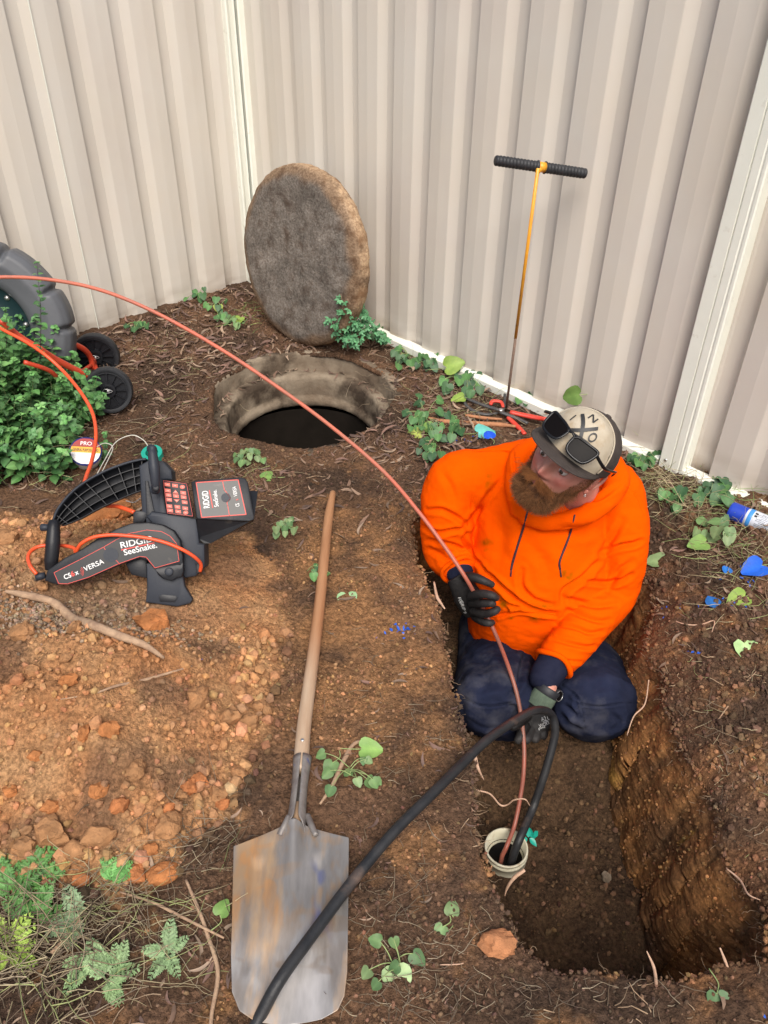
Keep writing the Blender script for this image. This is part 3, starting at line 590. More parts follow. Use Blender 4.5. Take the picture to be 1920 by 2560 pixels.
for (u0, v0, u1, v1, yy) in ((100, 900, 92, 655, 2.70), (235, 1010, 262, 985, 2.55), (15, 870, 12, 770, 2.75), (200, 950, 215, 925, 2.6), (255, 1150, 262, 1080, 2.5)):
    a = PY(u0, v0, yy); b = PY(u1, v1, yy-.03); P = catmull([a, (a*.5+b*.5)+[.008, 0, 0], b], 6); sprig(P, .0015, .036, .022, .034, stcol=(.07, .04, .05))
fo.build('foliage', m_mint, bush); st.build('stems', m_stem, bush)
# dry straws caught in the bush
# creeping weeds with round leaves
HG = np.array([[.042, .105, .038], [.058, .14, .048], [.032, .085, .034], [.078, .18, .056]]); YG = np.array([[.22, .33, .06], [.31, .37, .085], [.15, .26, .065], [.11, .20, .055]]); LG = np.array([[.11, .19, .07], [.16, .23, .10], [.08, .15, .06]])
def creeper(name, label, cat, spots, sz, cols, grp=None, h=.05, stem=(.28, .36, .14), kind='heart', up=.75, nleaf=None):
    """spots: picture pixels of single leaves, all rooted at the first one"""
    g0 = G(*spots[0][:2]); t = thing(name, label, cat, g0, grp); lf = MB(); sm = MB(); base = g0+np.array([0, 0, .0])
    for sp in spots:
        u, v = sp[:2]; s = sz*(sp[2] if len(sp) > 2 else rng.uniform(.7, 1.15)); c = cols[rng.integers(0, len(cols))] if len(sp) < 4 else sp[3]
        hh = h*rng.uniform(.3, 1.); d = ray(u, v); p = G(u, v, hh)
        b = base+np.array([rng.normal()*.01, rng.normal()*.01, 0]); n = nrm(np.array([rng.normal()*.35, -.45+rng.normal()*.3, up])); tt = nrm(np.append((p-b)[:2]+rng.normal(size=2)*.02, -.1))
        foot = p-nrm(tt-n*np.dot(tt, n))*s*.45
        blade(lf, foot, n, tt, s, s*.5, c, kind, .12, .12)
        mid = (b+foot)/2+np.array([0, 0, .012]); P = catmull([b, mid, foot], 4); P[:, 2] = np.maximum(P[:, 2], gh(P[:, 0], P[:, 1], False)+.002)
        sm.tube(P, np.linspace(.0014, .0009, len(P)), 4, col=stem)
    lf.build('leaves', m_heart, t); sm.build('stems', m_stem, t); return t
def blob(u, v, n, ru, rv):
    a = rng.uniform(0, 6.28, n); r = np.sqrt(rng.random(n)); return [(u, v)]+list(zip(u+ru*r*np.cos(a), v+rv*r*np.sin(a)))
CW = 'creeping_weed'; GP = 'round leaved creeping weeds'
for (lab, sp, sz, cs) in [
    ('dark green round leaved weed against the white rail, right of the leaning lid', blob(935, 840, 9, 28, 22), .042, HG),
    ('dark weed running along the rail between the small round weed and the big patch', blob(1075, 905, 12, 40, 18), .040, HG),
    ('low weeds in the litter right behind the orange shoulder', blob(1085, 1115, 12, 50, 30), .034, HG),
    ('sparse weed on the bank between the fence post and the spray can', blob(1700, 1240, 12, 60, 45), .036, HG),
    ('small round leaved weed on the soil just below the white rail, right of the lid', blob(1015, 890, 13, 34, 32), .040, HG),
    ('largest patch of round green leaves, growing over the rail left of the orange probe', blob(1165, 945, 30, 75, 42), .046, HG),
    ('loose trailing weed between the manhole and the shears', blob(1060, 1040, 24, 60, 55), .036, HG),
    ('weed sprig behind the red shear handles by the rail', blob(1325, 990, 9, 45, 18), .036, HG),
    ('round leaved weed in front of the bark strips, just above the orange sleeve', blob(1135, 1060, 8, 20, 40), .040, HG),
    ('round leaved weed at the foot of the fence right behind the cap', blob(1610, 1150, 12, 42, 22), .036, HG),
    ('round leaved weed climbing over the rail above the blue spray can', blob(1800, 1225, 14, 40, 34), .046, HG),
    ('weed cluster on the litter at the right edge of the photo, below the can', blob(1790, 1330, 10, 70, 40), .040, LG),
    ('small round weed beside the left fence base, above the cable', blob(545, 770, 9, 34, 26), .038, HG),
    ('weed at the left fence base near the bottom of the lid', blob(585, 800, 7, 28, 18), .036, LG),
    ('bright weed in the litter left of the lid', blob(500, 740, 6, 40, 18), .036, HG),
    ('low weed by the left fence near the reel wheels', blob(345, 812, 7, 34, 12), .036, HG),
    ('small weed in the soil at the near left rim of the manhole', blob(625, 1140, 15, 42, 26), .026, LG),
    ('small weed by the tip of the shovel handle', blob(712, 1325, 9, 32, 26), .028, LG),
    ('weed sprig half under the shovel handle', blob(785, 1430, 5, 40, 26), .024, HG),
    ('trailing weed with limp leaves right of the shovel socket', blob(870, 1930, 9, 85, 90), .026, LG),
    ('trailing weed with yellow green leaves beside the shovel blade, at the bottom', blob(985, 2420, 5, 110, 90), .028, LG)]:
    creeper(CW, lab, 'weed', sp, sz, cs, GP)
# single leaves that stand out
def one_leaf(u, v, s, c, label, h=.012, ang=None, name='green_leaf', n=(0, -.3, .95), kind='heart', petiole=True):
    p = G(u, v, h); a = rng.uniform(0, 6.28) if ang is None else math.radians(ang); t = np.array([math.cos(a), math.sin(a), 0]); m = MB(); blade(m, p-t*s*.45, n, t, s, s*.5, c, kind, .2, .18)
    if petiole: m.tube(catmull([p-t*s*.42, p-t*s*.9+[.01, 0, -.002], p-t*s*1.5], 4), .0012, 4, col=(.28, .36, .14))
    return tag(m.build(name, m_heart), label, 'leaf')
one_leaf(1430, 990, .075, YG[2], 'bright green leaf hanging in front of the fence, above the cap', .14, 200, n=(-.5, -.7, .3))
one_leaf(1135, 915, .085, YG[0], 'large yellow green leaf over the white rail', .06, 20, n=(-.3, -.6, .5))
one_leaf(1145, 995, .055, YG[0], 'yellow green heart leaf below the leaf patch, left of the shears', .03, 190)
one_leaf(1035, 1083, .06, YG[1], 'yellow green leaf lying left of the bark strips', .01, 170); one_leaf(1080, 1070, .06, YG[2], 'yellow green leaf right beside another, above the blue paint', .012, 0)
one_leaf(1215, 1080, .075, np.array([.10, .35, .32]), 'teal painted leaf at the shoulder of the orange hoodie', .02, 10)
one_leaf(595, 798, .055, YG[0], 'bright yellow green heart leaf left of the lid', .02, 250); one_leaf(545, 768, .05, YG[1], 'yellow leaf among dark weeds near the left fence', .04, 280)
one_leaf(662, 1192, .05, YG[2], 'light green leaf on the bare soil above the shovel handle', .008, 180); one_leaf(868, 1500, .058, np.array([.22, .36, .18]), 'pale drying leaf between the shovel handle and the man', .008, 275)
one_leaf(928, 1872, .052, YG[2], 'green crinkled leaf on the root right of the shovel socket', .02, 0); one_leaf(825, 1920, .038, LG[0], 'grey green leaf close to the shovel socket', .01, 250)
one_leaf(1130, 2270, .03, LG[1], 'small green leaf left of the pit, nearest the clay lump', .006, 80); one_leaf(1100, 2330, .028, LG[0], 'narrow green leaf below the black hose', .01, 240)
one_leaf(995, 2455, .055, np.array([.30, .42, .20]), 'large pale heart leaf at the bottom beside the shovel blade', .012, 280); one_leaf(1800, 2510, .042, LG[2], 'green kidney shaped leaf near the bottom right corner', .01, 270)
one_leaf(558, 2270, .032, YG[2], 'bright green leaf pointing up, left of the shovel blade', .02, 70)
one_leaf(1845, 1495, .06, YG[0], 'bright yellow green heart leaf on the right bank', .015, 200); one_leaf(1870, 1625, .062, np.array([.34, .50, .22]), 'pale green lobed leaf on the dark soil at the right edge', .01, 270)
one_leaf(1745, 1358, .06, YG[2], 'large light green leaf right of the orange sleeve', .03, 190); one_leaf(1640, 1402, .062, LG[1], 'limp pale leaf hanging on the bank beside the sleeve', .01, 180)
one_leaf(1885, 1418, .07, np.array([.01, .10, .55]), 'bright blue painted leaf at the right edge', .03, 200, name='painted_leaf'); one_leaf(1780, 1508, .05, np.array([.01, .09, .30]), 'narrow dark blue painted leaf on the right bank', .01, 100, name='painted_leaf', kind='oval')
one_leaf(1815, 1425, .03, np.array([.02, .16, .55]), 'small round blue painted leaf left of the bright blue one', .015, 100, name='painted_leaf'); one_leaf(1222, 1088, .045, np.array([.01, .08, .62]), 'blue painted leaf touching the orange shoulder', .045, 100, name='painted_leaf')
# blue marking paint specks
m_blue = mat('marking_paint', (.01, .07, .42), (.02, .12, .55), 60, .5)
mb = MB(); 
for (u, v, n, s) in ((1150, 1100, 26, 26), (1880, 1440, 20, 26), (985, 1580, 18, 40), (1015, 1570, 8, 12), (1690, 1520, 9, 22), (1740, 1630, 5, 10), (482, 1655, 8, 7), (1900, 2535, 5, 8), (1850, 1500, 8, 40)):
    for k in range(n):
        p = G(u+rng.normal()*s, v+rng.normal()*s*.4, .004); mb.add(*[a if i else a*rng.uniform(.012, .03)+p for i, a in enumerate(leaf_strip(1, rng.uniform(.1, .3), .1, .2, 4))]) if False else blade(mb, p, (rng.normal()*.3, rng.normal()*.3, 1), rng.normal(size=3), rng.uniform(.006, .022), rng.uniform(.002, .005), (1, 1, 1))
tag(mb.build('blue_paint_specks', m_blue), 'flecks of blue marking paint sprayed on the soil and dead leaves', 'paint', kind='stuff')
# feathery weeds
def feather(m, sm, p, d, up, L, c, pairs=8):
    d = nrm(d); Fm = frame(up, d); P = np.array([p+Fm[0]*L*t+Fm[2]*L*(.25*t-.45*t*t) for t in np.linspace(0, 1, 9)]); sm.tube(P, np.linspace(.0016, .0006, 9), 4, col=np.array(c)*.9)
    for k in range(pairs):
        t = .18+.82*k/pairs; q = P[int(t*8)]; l = L*.30*math.sin(math.pi*(t*.8+.15))
        for sg in (1, -1):
            dd = Fm[0]*.75+Fm[1]*sg; n = Fm[2]+rng.normal(size=3)*.15; blade(m, q, n, dd, l, l*.2, c, 'oval', .25, .2)
            for e in (.35, .65):
                for s2 in (1, -1): blade(m, q+nrm(dd)*l*e, n, dd+s2*Fm[0]*.9-s2*Fm[1]*sg*.6, l*.42, l*.12, np.array(c)*rng.uniform(.85, 1.15), 'oval', .2, .2)
def feather_weed(spots, c, label, L=.07, name='feathery_weed', grp='feathery weeds'):
    g0 = G(*spots[0][:2]); t = thing(name, label, 'weed', g0, grp); m = MB(); sm = MB()
    for (u, v, k) in spots:
        b = G(u, v, .012); 
        for j in range(k):
            a = rng.uniform(0, 6.28); feather(m, sm, b, (math.cos(a), math.sin(a), rng.uniform(.1, .6)), (-math.cos(a)*.4, -math.sin(a)*.4-.2, 1), L*rng.uniform(.7, 1.2), np.array(c)*rng.uniform(.85, 1.15))
    m.build('leaves', m_heart, t); sm.build('stems', m_stem, t)
feather_weed([(60, 2190, 6), (110, 2215, 4), (25, 2240, 5), (90, 2300, 4)], (.085, .20, .05), 'bright green feathery weed at the foot of the spoil heap, left edge', .078)
feather_weed([(205, 2300, 6)], (.22, .32, .17), 'pale grey green feathery weed right of the bright green one', .07)
feather_weed([(265, 2450, 5), (225, 2400, 3), (300, 2425, 3)], (.20, .30, .135), 'grey green feathery weed on the bare soil, nearest the bottom', .07)
feather_weed([(420, 2385, 7)], (.21, .31, .15), 'small feathery weed alone on the soil near the shovel blade', .055)
feather_weed([(275, 2200, 5), (290, 2180, 3)], (.12, .30, .08), 'little green feathery weed at the lower edge of the clay heap', .045)
feather_weed([(25, 2390, 4), (10, 2360, 3)], (.30, .42, .08), 'yellowish feathery weed in dry stalks at the left edge', .06)
# geranium like sprig in front of the lid
t = thing('lobed_leaf_sprig', 'woody sprig with small lobed green leaves in front of the lid and the fence rail', 'weed', G(915, 860)); m = MB(); sm = MB(); b0 = G(925, 868)
for (u, v, yy) in ((852, 735, 3.42), (845, 830, 3.45), (905, 790, 3.48), (870, 850, 3.4), (895, 760, 3.5), (925, 810, 3.5), (830, 805, 3.4), (955, 845, 3.5), (880, 800, 3.45), (865, 765, 3.43)):
    q = PY(u, v, yy); P = catmull([b0, (b0+q)/2+rng.normal(size=3)*.015, q], 5); sm.tube(P, np.linspace(.003, .0015, len(P)), 5, col=(.22, .15, .10))
    for k in range(26):
        f = rng.uniform(.55, 1.05); c_ = P[min(len(P)-1, int(f*(len(P)-1)))]+rng.normal(size=3)*.013; n = nrm((rng.normal()*.5, -.6, .7)); Fm = frame(n)
        for a in range(3): blade(m, c_, n, Fm[0]*math.cos(a*1.1-1.1)+Fm[1]*math.sin(a*1.1-1.1), .02*rng.uniform(.8, 1.2), .006, np.array([.07, .20, .09])*rng.uniform(.8, 1.4), 'oval', .2, .2)
m.build('leaves', m_heart, t); sm.build('stems', m_stem, t)
# grass and dry stalks
m_straw = mat('dry_straw', (.8, .8, .8), (1.2, 1.2, 1.1), 40, .8, vcol=True)
mb = MB()
def straw(u, v, n, su, sv, L, cols, z=.02, lift=.25, r=.0011):
    for k in range(n):
        p = G(u+rng.normal()*su, v+rng.normal()*sv); p[2] += rng.uniform(0, z); P = crooked(p, (rng.normal(), rng.normal()*.6, rng.uniform(-.05, lift)), L*rng.uniform(.4, 1.3), 6, .22); P[:, 2] = np.maximum(P[:, 2], gh(P[:, 0], P[:, 1], False)+.001)
        if (poly_sd(P[:, 0], P[:, 1], PITP)[0] > -.004).any(): continue
        mb.tube(P, np.linspace(r, r*.4, 7), 3, col=np.array(cols[rng.integers(0, len(cols))])*rng.uniform(.7, 1.2), caps=False)
ST = [(.36, .29, .18), (.45, .38, .24), (.25, .20, .12), (.30, .33, .14)]; DK = [(.20, .15, .10), (.14, .10, .07), (.30, .24, .17)]
straw(1660, 1230, 150, 60, 45, .16, ST, .03); straw(1780, 1300, 120, 80, 60, .14, ST, .03); straw(1840, 1420, 60, 60, 70, .12, ST); straw(1850, 1300, 60, 60, 70, .12, [(.20, .33, .10), (.28, .38, .14)])
straw(1200, 1040, 60, 90, 30, .12, DK+ST, .02); straw(1130, 1000, 60, 60, 40, .10, ST); straw(980, 950, 50, 60, 60, .09, DK); straw(330, 1110, 60, 70, 60, .10, DK+ST); straw(420, 920, 60, 60, 60, .08, ST); straw(620, 790, 30, 30, 20, .06, [(.25, .38, .12)])
straw(90, 2420, 150, 90, 60, .16, DK+DK+ST, .05, .4, .0016); straw(260, 2270, 120, 90, 50, .12, DK+ST, .03); straw(450, 2300, 70, 60, 90, .10, DK+ST, .02); straw(620, 1200, 50, 60, 30, .08, ST); straw(1050, 2400, 60, 90, 70, .07, DK); straw(960, 2260, 50, 60, 80, .07, DK, .01); straw(1250, 2500, 90, 220, 30, .05, DK)
straw(500, 2100, 70, 60, 60, .09, DK); straw(1000, 1800, 40, 90, 120, .05, DK); straw(1800, 1900, 120, 80, 200, .06, DK+ST)
straw(90, 1150, 60, 60, 60, .14, ST, .12, .4); straw(60, 2300, 80, 60, 60, .12, DK, .04)
tag(mb.build('dry_stalks', m_straw), 'dry straws, grass and thin stalks tangled over the soil', 'dry grass', kind='stuff')
# sticks and roots one can point at
m_stick = mat('stick_bark', (.42, .28, .175), (.28, .175, .11), 60, .85, bump=.8, bscale=140, base3=(.42, .29, .18), s3=20, stretch=(1, 1, 1))
def stick(px, r, label, name='stick', z=.006, cat='stick', ground=True, yl=None, mt=None, n=6, jig=.0):
    P = []
    for i, (u, v) in enumerate(px):
        P.append(PY(u, v, yl[i]) if yl else G(u, v, z))
    P = catmull(P, 6); rr = np.interp(np.linspace(0, 1, len(P)), np.linspace(0, 1, len(r)), r)*(1+.12*pn(P*60)); P = P+rng.normal(size=P.shape)*jig
    m = MB(); m.tube(P, rr, 8); return tag(m.build(name, mt or m_stick), label, cat)
stick([(12, 1478), (60, 1487), (130, 1505), (180, 1545), (230, 1562), (300, 1590), (360, 1612), (410, 1645)], [.004, .010, .0125, .013, .0115, .011, .009, .004], 'crooked light brown stick lying across the top of the clay heap', z=.022)
stick([(140, 1750), (230, 1735), (290, 1715), (360, 1700), (430, 1680), (480, 1665)], [.001, .002, .0035, .004, .003, .002], 'thin root lying across the middle of the clay heap', 'thin_root', .006, 'root')
stick([(465, 2200), (495, 2270), (520, 2340), (545, 2430), (530, 2530), (525, 2590)], [.003, .004, .0042, .0045, .004, .0035], 'reddish bent twig left of the shovel blade, running to the bottom edge', 'twig', .012, 'twig')
stick([(300, 2230), (380, 2255), (450, 2290), (500, 2315), (560, 2345)], [.002, .003, .0035, .003, .002], 'reddish twig crossing another one left of the shovel blade', 'twig', .014, 'twig')
stick([(130, 2385), (175, 2335), (200, 2300)], [.006, .007, .006], 'short thick red brown twig among the grey green weeds', 'twig', .015, 'twig')
stick([(800, 2010), (830, 1965), (860, 1900), (885, 1860), (920, 1850)], [.003, .005, .006, .005, .003], 'forked brown root lying right of the shovel socket', 'thin_root', .01, 'root')
stick([(1045, 1038), (1100, 1052), (1160, 1058), (1250, 1062), (1300, 1068)], [.003, .010, .012, .010, .004], 'orange brown bark strip lying below the weeds, left of the shears', 'bark_strip', .01, 'bark', mt=mat('bark_orange', (.42, .19, .09), (.30, .13, .06), 60, .8, bump=.5))
stick([(1163, 1038), (1210, 1045), (1255, 1048)], [.006, .008, .004], 'short orange bark piece between the shear blades and the long strip', 'bark_strip', .022, 'bark', mt=MATS['bark_orange'])
m_rootp = mat('root_pink', (.55, .36, .25), (.42, .26, .17), 60, .8, bump=.4)
stick([(1190, 1975), (1225, 1985), (1250, 2012), (1268, 2012), (1285, 2000), (1312, 1998), (1325, 2015)], [.002, .0022, .0025, .002, .0022, .002, .001], 'pale kinked root hanging in front of the two cables above the pipe', 'thin_root', 0, 'root', yl=[1.24, 1.235, 1.23, 1.23, 1.225, 1.22, 1.22], mt=m_rootp)
stick([(1622, 1700), (1612, 1760), (1585, 1790), (1570, 1830), (1568, 1840)], [.0016, .002, .0018, .0015, .0008], 'long pale root dangling beside the right knee, against the clay wall', 'thin_root', 0, 'root', yl=[1.42, 1.40, 1.38, 1.36, 1.36], mt=m_rootp)
stick([(1312, 2175), (1285, 2195), (1268, 2220), (1262, 2240)], [.004, .005, .003, .001], 'short thick pale root at the near rim of the white pipe', 'thin_root', .0, 'root', yl=[1.03, 1.02, 1.01, 1.0], mt=m_rootp)
stick([(1617, 2378), (1635, 2420), (1640, 2460), (1638, 2480)], [.001, .003, .0035, .002], 'upright broken root at the near edge of the pit', 'thin_root', 0, 'root', yl=[.70, .69, .69, .69], mt=m_rootp)
stick([(1800, 2370), (1812, 2400), (1822, 2425)], [.0015, .003, .002], 'small orange root stub at the near right corner of the pit', 'thin_root', 0, 'root', yl=[.74, .73, .72], mt=m_rootp)
stick([(1185, 1885), (1195, 1920), (1210, 1950)], [.006, .004, .001], 'frayed pale root stub on the left rim of the pit, under the black hose', 'thin_root', .0, 'root', yl=[1.22, 1.20, 1.19], mt=m_rootp)
stick([(1085, 1455), (1092, 1490), (1100, 1505), (1112, 1522)], [.003, .005, .005, .002], 'frayed pale root on the pit rim beside the dark sleeve cuff', 'thin_root', .004, 'root', mt=m_rootp)
stick([(1670, 1545), (1710, 1560), (1750, 1562), (1785, 1552), (1780, 1580)], [.0015, .002, .002, .002, .001], 'pale curved root lying on the right bank', 'thin_root', .006, 'root', mt=m_rootp)
stick([(1795, 1800), (1835, 1745), (1875, 1695), (1912, 1662)], [.0015, .002, .002, .0012], 'long straight thin stalk lying on the right bank', 'twig', .006, 'twig', mt=m_stick)
stick([(1815, 2170), (1850, 2200), (1870, 2235), (1900, 2250)], [.0015, .0025, .002, .001], 'pale thin root on the near right bank', 'thin_root', .004, 'root', mt=m_rootp)
stick([(1100, 2412), (1150, 2410), (1180, 2400), (1200, 2390)], [.0012, .0014, .0014, .001], 'thin yellow stalk lying at the bottom, left of the clay lump', 'twig', .004, 'twig', mt=m_rootp)
# ---------------------------------------------------------------- shovel
m_wood = mat('handle_wood', (.36, .215, .12), (.47, .32, .20), 26, .62, bump=.25, bscale=90, base3=(.24, .15, .09), s3=9, stretch=(1, .12, 1), vcol=True)
m_steel = mat('worn_steel', (.27, .255, .24), (.16, .15, .14), 16, .38, metal=.55, base3=(.36, .25, .15), s3=9, lo3=.53, hi3=.66, rough2=.6, bump=.12, bscale=120, vcol=True, stretch=(1, .22, 1))
m_wsteel = mat('old_socket', (.26, .24, .22), (.16, .14, .13), 30, .55, metal=.35, base3=(.06, .09, .22), s3=26, lo3=.6, hi3=.68, bump=.3, bscale=150)
sh = thing('shovel', 'long handled square mouth shovel lying on the soil, blade towards the bottom edge', 'shovel', G(745, 2080))
hx = [(832, 1232), (822, 1290), (812, 1380), (800, 1500), (788, 1600), (775, 1700), (762, 1800), (756, 1860), (752, 1930)]; hw = np.array([22, 32, 36, 38, 42, 46, 50, 52, 48])
P = []; R_ = []
for (u, v), w_ in zip(hx, hw):
    p = PZ(u, v, .035); P.append(p); R_.append(w_*((p-C0)@cF)/FPX/2)
R_ = np.array(R_); R_[1:] = np.linspace(.0155, .0185, len(R_)-1); R_[0] = .011
P = catmull(P, 8); rr = np.interp(np.linspace(0, 1, len(P)), np.linspace(0, 1, len(R_)), R_)
P = np.concatenate([[P[0]+nrm(P[0]-P[1])*.004], P]); rr = np.concatenate([[.006], rr])
tn = np.linspace(0, 1, len(P)); cc = np.array([.80, .60, .46])[None]*(1-sstep(tn, .45, .7))[:, None]+np.array([.98, 1.08, 1.2])[None]*sstep(tn, .45, .7)[:, None]
m = MB(); m.tube(P, rr, 20, col=cc); hd = m.build('handle', m_wood, sh)
m = MB(); p0 = PZ(757, 1862, .035)+[0, 0, .018]; m.lathe([(.0045, 0), (.0045, .001), (.003, .0022), (.0005, .0022)], p0, (0, -.1, 1), n=12); m.build('rivet', m_bolt, hd)
# socket: a folded steel sleeve with an open seam running into the blade
def zsh(v): return .036+.0*v
A = PZ(756, 1895, .036); B = PZ(738, 2085, .030); up = np.array([0, 0, 1.])
n = 20; Q = [A+(B-A)*t for t in np.linspace(0, 1, n)]; m = MB(); ax = nrm(B-A); sx = nrm(np.cross(ax, up)); na = 25; V = []
for k, q in enumerate(Q):
    t = k/(n-1); rx = .0215-.004*math.sin(math.pi*min(1, t*1.1))+.006*max(0, t-.8)*5*0; gap = .10+.15*t+1.0*sstep(t, .8, 1.)
    for j in range(na):
        a = gap+(2*math.pi-2*gap)*j/(na-1); V.append(q+sx*rx*math.sin(a)+nrm(np.cross(sx, ax))*rx*math.cos(a))
i = np.arange(n-1)[:, None]*na+np.arange(na-1)[None]; m.add(V, np.stack([i, i+na, i+na+1, i+1], -1).reshape(-1, 4)); so_ = m.build('socket', m_wsteel, sh)
me = evaluated(so_, [('SOLIDIFY', dict(thickness=.0016, offset=0))]); so_ = link(me, 'socket', None, sh)
m = MB(); m.tube([PZ(745, 2010, .03), PZ(738, 2108, .024)], [.0125, .010], 14); m.build('handle_end', m_wood, sh)
# blade sheet
bl = [(587, 2133), (690, 2085), (738, 2070), (790, 2085), (873, 2112), (871, 2300), (869, 2440), (862, 2500), (845, 2535), (800, 2556), (720, 2568), (640, 2560), (600, 2535), (582, 2490), (580, 2400), (583, 2280)]
B3 = np.array([PZ(u, v, .014) for u, v in bl]); bo = PZ(735, 2085, .014); by_ = nrm(PZ(722, 2560, .014)-bo); bx_ = np.cross([0, 0, 1.], by_); bx_ = nrm(bx_)
loc = np.stack([(B3-bo)@bx_, (B3-bo)@by_], 1); x0, x1 = loc[:, 0].min(), loc[:, 0].max(); y0, y1 = loc[:, 1].min(), loc[:, 1].max()
ysr = np.linspace(y0+.0004, y1-.0004, 170); rows = []
for yv in ysr:
    xs_ = []
    for (ax1, ay1), (ax2_, ay2) in zip(loc, np.roll(loc, -1, 0)):
        if (ay1 > yv) != (ay2 > yv): xs_.append(ax1+(ax2_-ax1)*(yv-ay1)/(ay2-ay1))
    rows.append(np.linspace(min(xs_), max(xs_), 90))
gx2 = np.array(rows).ravel(); gy2 = np.repeat(ysr, 90); ii = np.arange(169)[:, None]*90+np.arange(89)[None]; gf = np.stack([ii, ii+1, ii+91, ii+90], -1).reshape(-1, 4)
zz = .012+.016*((gx2-(x0+x1)/2)/.125)**2*sstep(gy2, y0-.01, .02)+.010*np.exp(-gy2/.05)
for xc, wd in ((-.075, .016), (.055, .012)): zz += -.0045*np.exp(-((gx2-xc)/wd)**4)*sstep(gy2, .05, .09)*(1-sstep(gy2, .26, .30))
zz += .018*np.exp(-(gx2/.020)**2)*(1-sstep(gy2, .0, .20)); zz += .0012*fbm(np.stack([gx2*9, gy2*9, gx2*0], 1), 3)
q3 = bo+gx2[:, None]*bx_+gy2[:, None]*by_; q3[:, 2] = zz+.008+gh(q3[:, 0], q3[:, 1], False).max()*0
dn = fbm(np.stack([gx2*16, gy2*7, gx2*0+2], 1), 4, .6); f2 = sstep(dn, -.05, .4)*(1-.7*sstep(gy2, .15, .24)); f2 += sstep(fbm(np.stack([gx2*9, gy2*16, gx2*0+8], 1), 3), .25, .4)*.4; f2 += np.exp(-((gx2+.078)/.028)**2)*(.45+.5*dn)*(1-sstep(gy2, .22, .28)); f2 = np.clip(f2, 0, .92)
cc = np.ones((len(gx2), 3))*(1.25-.30*np.clip(dn, -1, 1))[:, None]*(.85+.75*sstep(gy2+.05*dn, .16, .27))[:, None]; cc = cc*(1-f2[:, None])+np.array([1.35, 1.02, .72])*f2[:, None]
bluep = sstep(fbm(np.stack([gx2*30, gy2*12, gx2*0+5], 1), 2), .15, .4)*np.exp(-((gx2-.055)/.02)**2)*sstep(gy2, .06, .1)*(1-sstep(gy2, .26, .3)); cc = cc*(1-.6*bluep[:, None])+np.array([.35, .5, 1.3])*.6*bluep[:, None]
m = MB(); m.add(q3, gf, cc); o = m.build('blade', m_steel, sh); me = evaluated(o, [('SOLIDIFY', dict(thickness=.002, offset=-1))]); link(me, 'blade', None, sh)
# tread lips at the shoulders
for (a, b) in (((700, 2088), (722, 2040)), ((768, 2040), (790, 2088))):
    m = MB(); m.tube(catmull([PZ(*a, .032), PZ((a[0]+b[0])/2-(6 if a[0] < 745 else -6), (a[1]+b[1])/2, .042), PZ(*b, .045)], 6), [[.006, .0022]]*13, 10, up=(0, 0, 1)) if False else m.tube(catmull([PZ(*a, .030), PZ((a[0]+b[0])/2, (a[1]+b[1])/2, .040), PZ(*b, .042)], 6), np.linspace(.008, .006, 13), 10); m.build('socket_ear', m_wsteel, sh)
# ---------------------------------------------------------------- probe with T handle
m_yel = mat('orange_yellow_paint', (.80, .38, .03), (.72, .30, .03), 30, .4, base3=(.25, .14, .08), s3=60, lo3=.66, hi3=.72)
m_rust = mat('rusty_steel', (.13, .09, .07), (.20, .13, .09), 60, .8, bump=.5, bscale=200)
m_rub = mat('black_rubber', (.018, .019, .022), (.028, .030, .034), 30, .55, spec=.4)
pr = thing('probe_rod', 'thin orange steel probe with a black T handle standing upright in front of the fence', 'probe', PZ(1265, 1030))
b0 = PZ(1264, 1032, -.01); t0 = PY(1345, 420, 2.80); ax = nrm(t0-b0); Lp = np.linalg.norm(t0-b0); s_ = .36*Lp
m = MB(); m.tube([b0, b0+ax*s_], [.0052, .0056], 12); m.build('rusty_tip', m_rust, pr); m = MB(); m.tube([b0+ax*s_, t0], .0062, 12); m.build('shaft', m_yel, pr)
h1 = PY(1238, 401, 2.78); h2 = PY(1464, 434, 2.86); hc = (h1+h2)/2; hx_ = nrm(h2-h1); hl = np.linalg.norm(h2-h1)
m = MB(); m.tube([hc-hx_*.014, hc+hx_*.014], .0165, 16); m.tube([t0-ax*.01, hc], .010, 12); m.build('collar', m_yel, pr)
for sg in (-1, 1):
    pts = []; rr = []
    for k in range(49):
        s = .014+(hl/2-.014)*k/48; pts.append(hc+hx_*sg*s); w_ = .0168+(.0012*math.cos((s-.014)/.0125*2*math.pi) if k < 46 else 0)+(.0025 if k in (0, 1) else 0)-(.003 if k == 48 else 0); rr.append(w_)
    m = MB(); m.tube(pts, rr, 20); m.build('grip', m_rub, pr)
# ---------------------------------------------------------------- pipe in the pit
m_pvc = mat('cream_pvc', (.62, .60, .47), (.52, .49, .36), 14, .5, base3=(.28, .19, .10), s3=16, lo3=.52, hi3=.66)
pc = PZ(1266, 2118, -.455); pr_ = .0605
pp_ = thing('drain_pipe', 'open end of a cream plastic drain pipe standing up from the pit floor', 'pipe', pc)
pax = nrm((-.03, .02, 1)); m = MB()
m.lathe([(pr_-.012, -.30), (pr_-.012, -.05), (pr_-.006, -.045), (pr_-.005, 0), (pr_, .001), (pr_+.001, -.006), (pr_-.002, -.008), (pr_-.002, -.014), (pr_+.001, -.016), (pr_+.001, -.024), (pr_-.002, -.026), (pr_-.001, -.05), (pr_-.006, -.08), (pr_-.006, -.30)], pc, pax, n=64, caps=False); m.build('pipe_socket', m_pvc, pp_)
m = MB(); m.lathe([(pr_-.0065, -.045), (pr_-.012, -.052), (.001, -.054)], pc, pax, n=32, caps=False); m.build('bore_shade', m_black, pp_)  # black disc closing the bore, painted in as the shade inside the pipe
m_teal = mat('teal_tape', (.01, .30, .22), rough=.4)
m = MB(); 
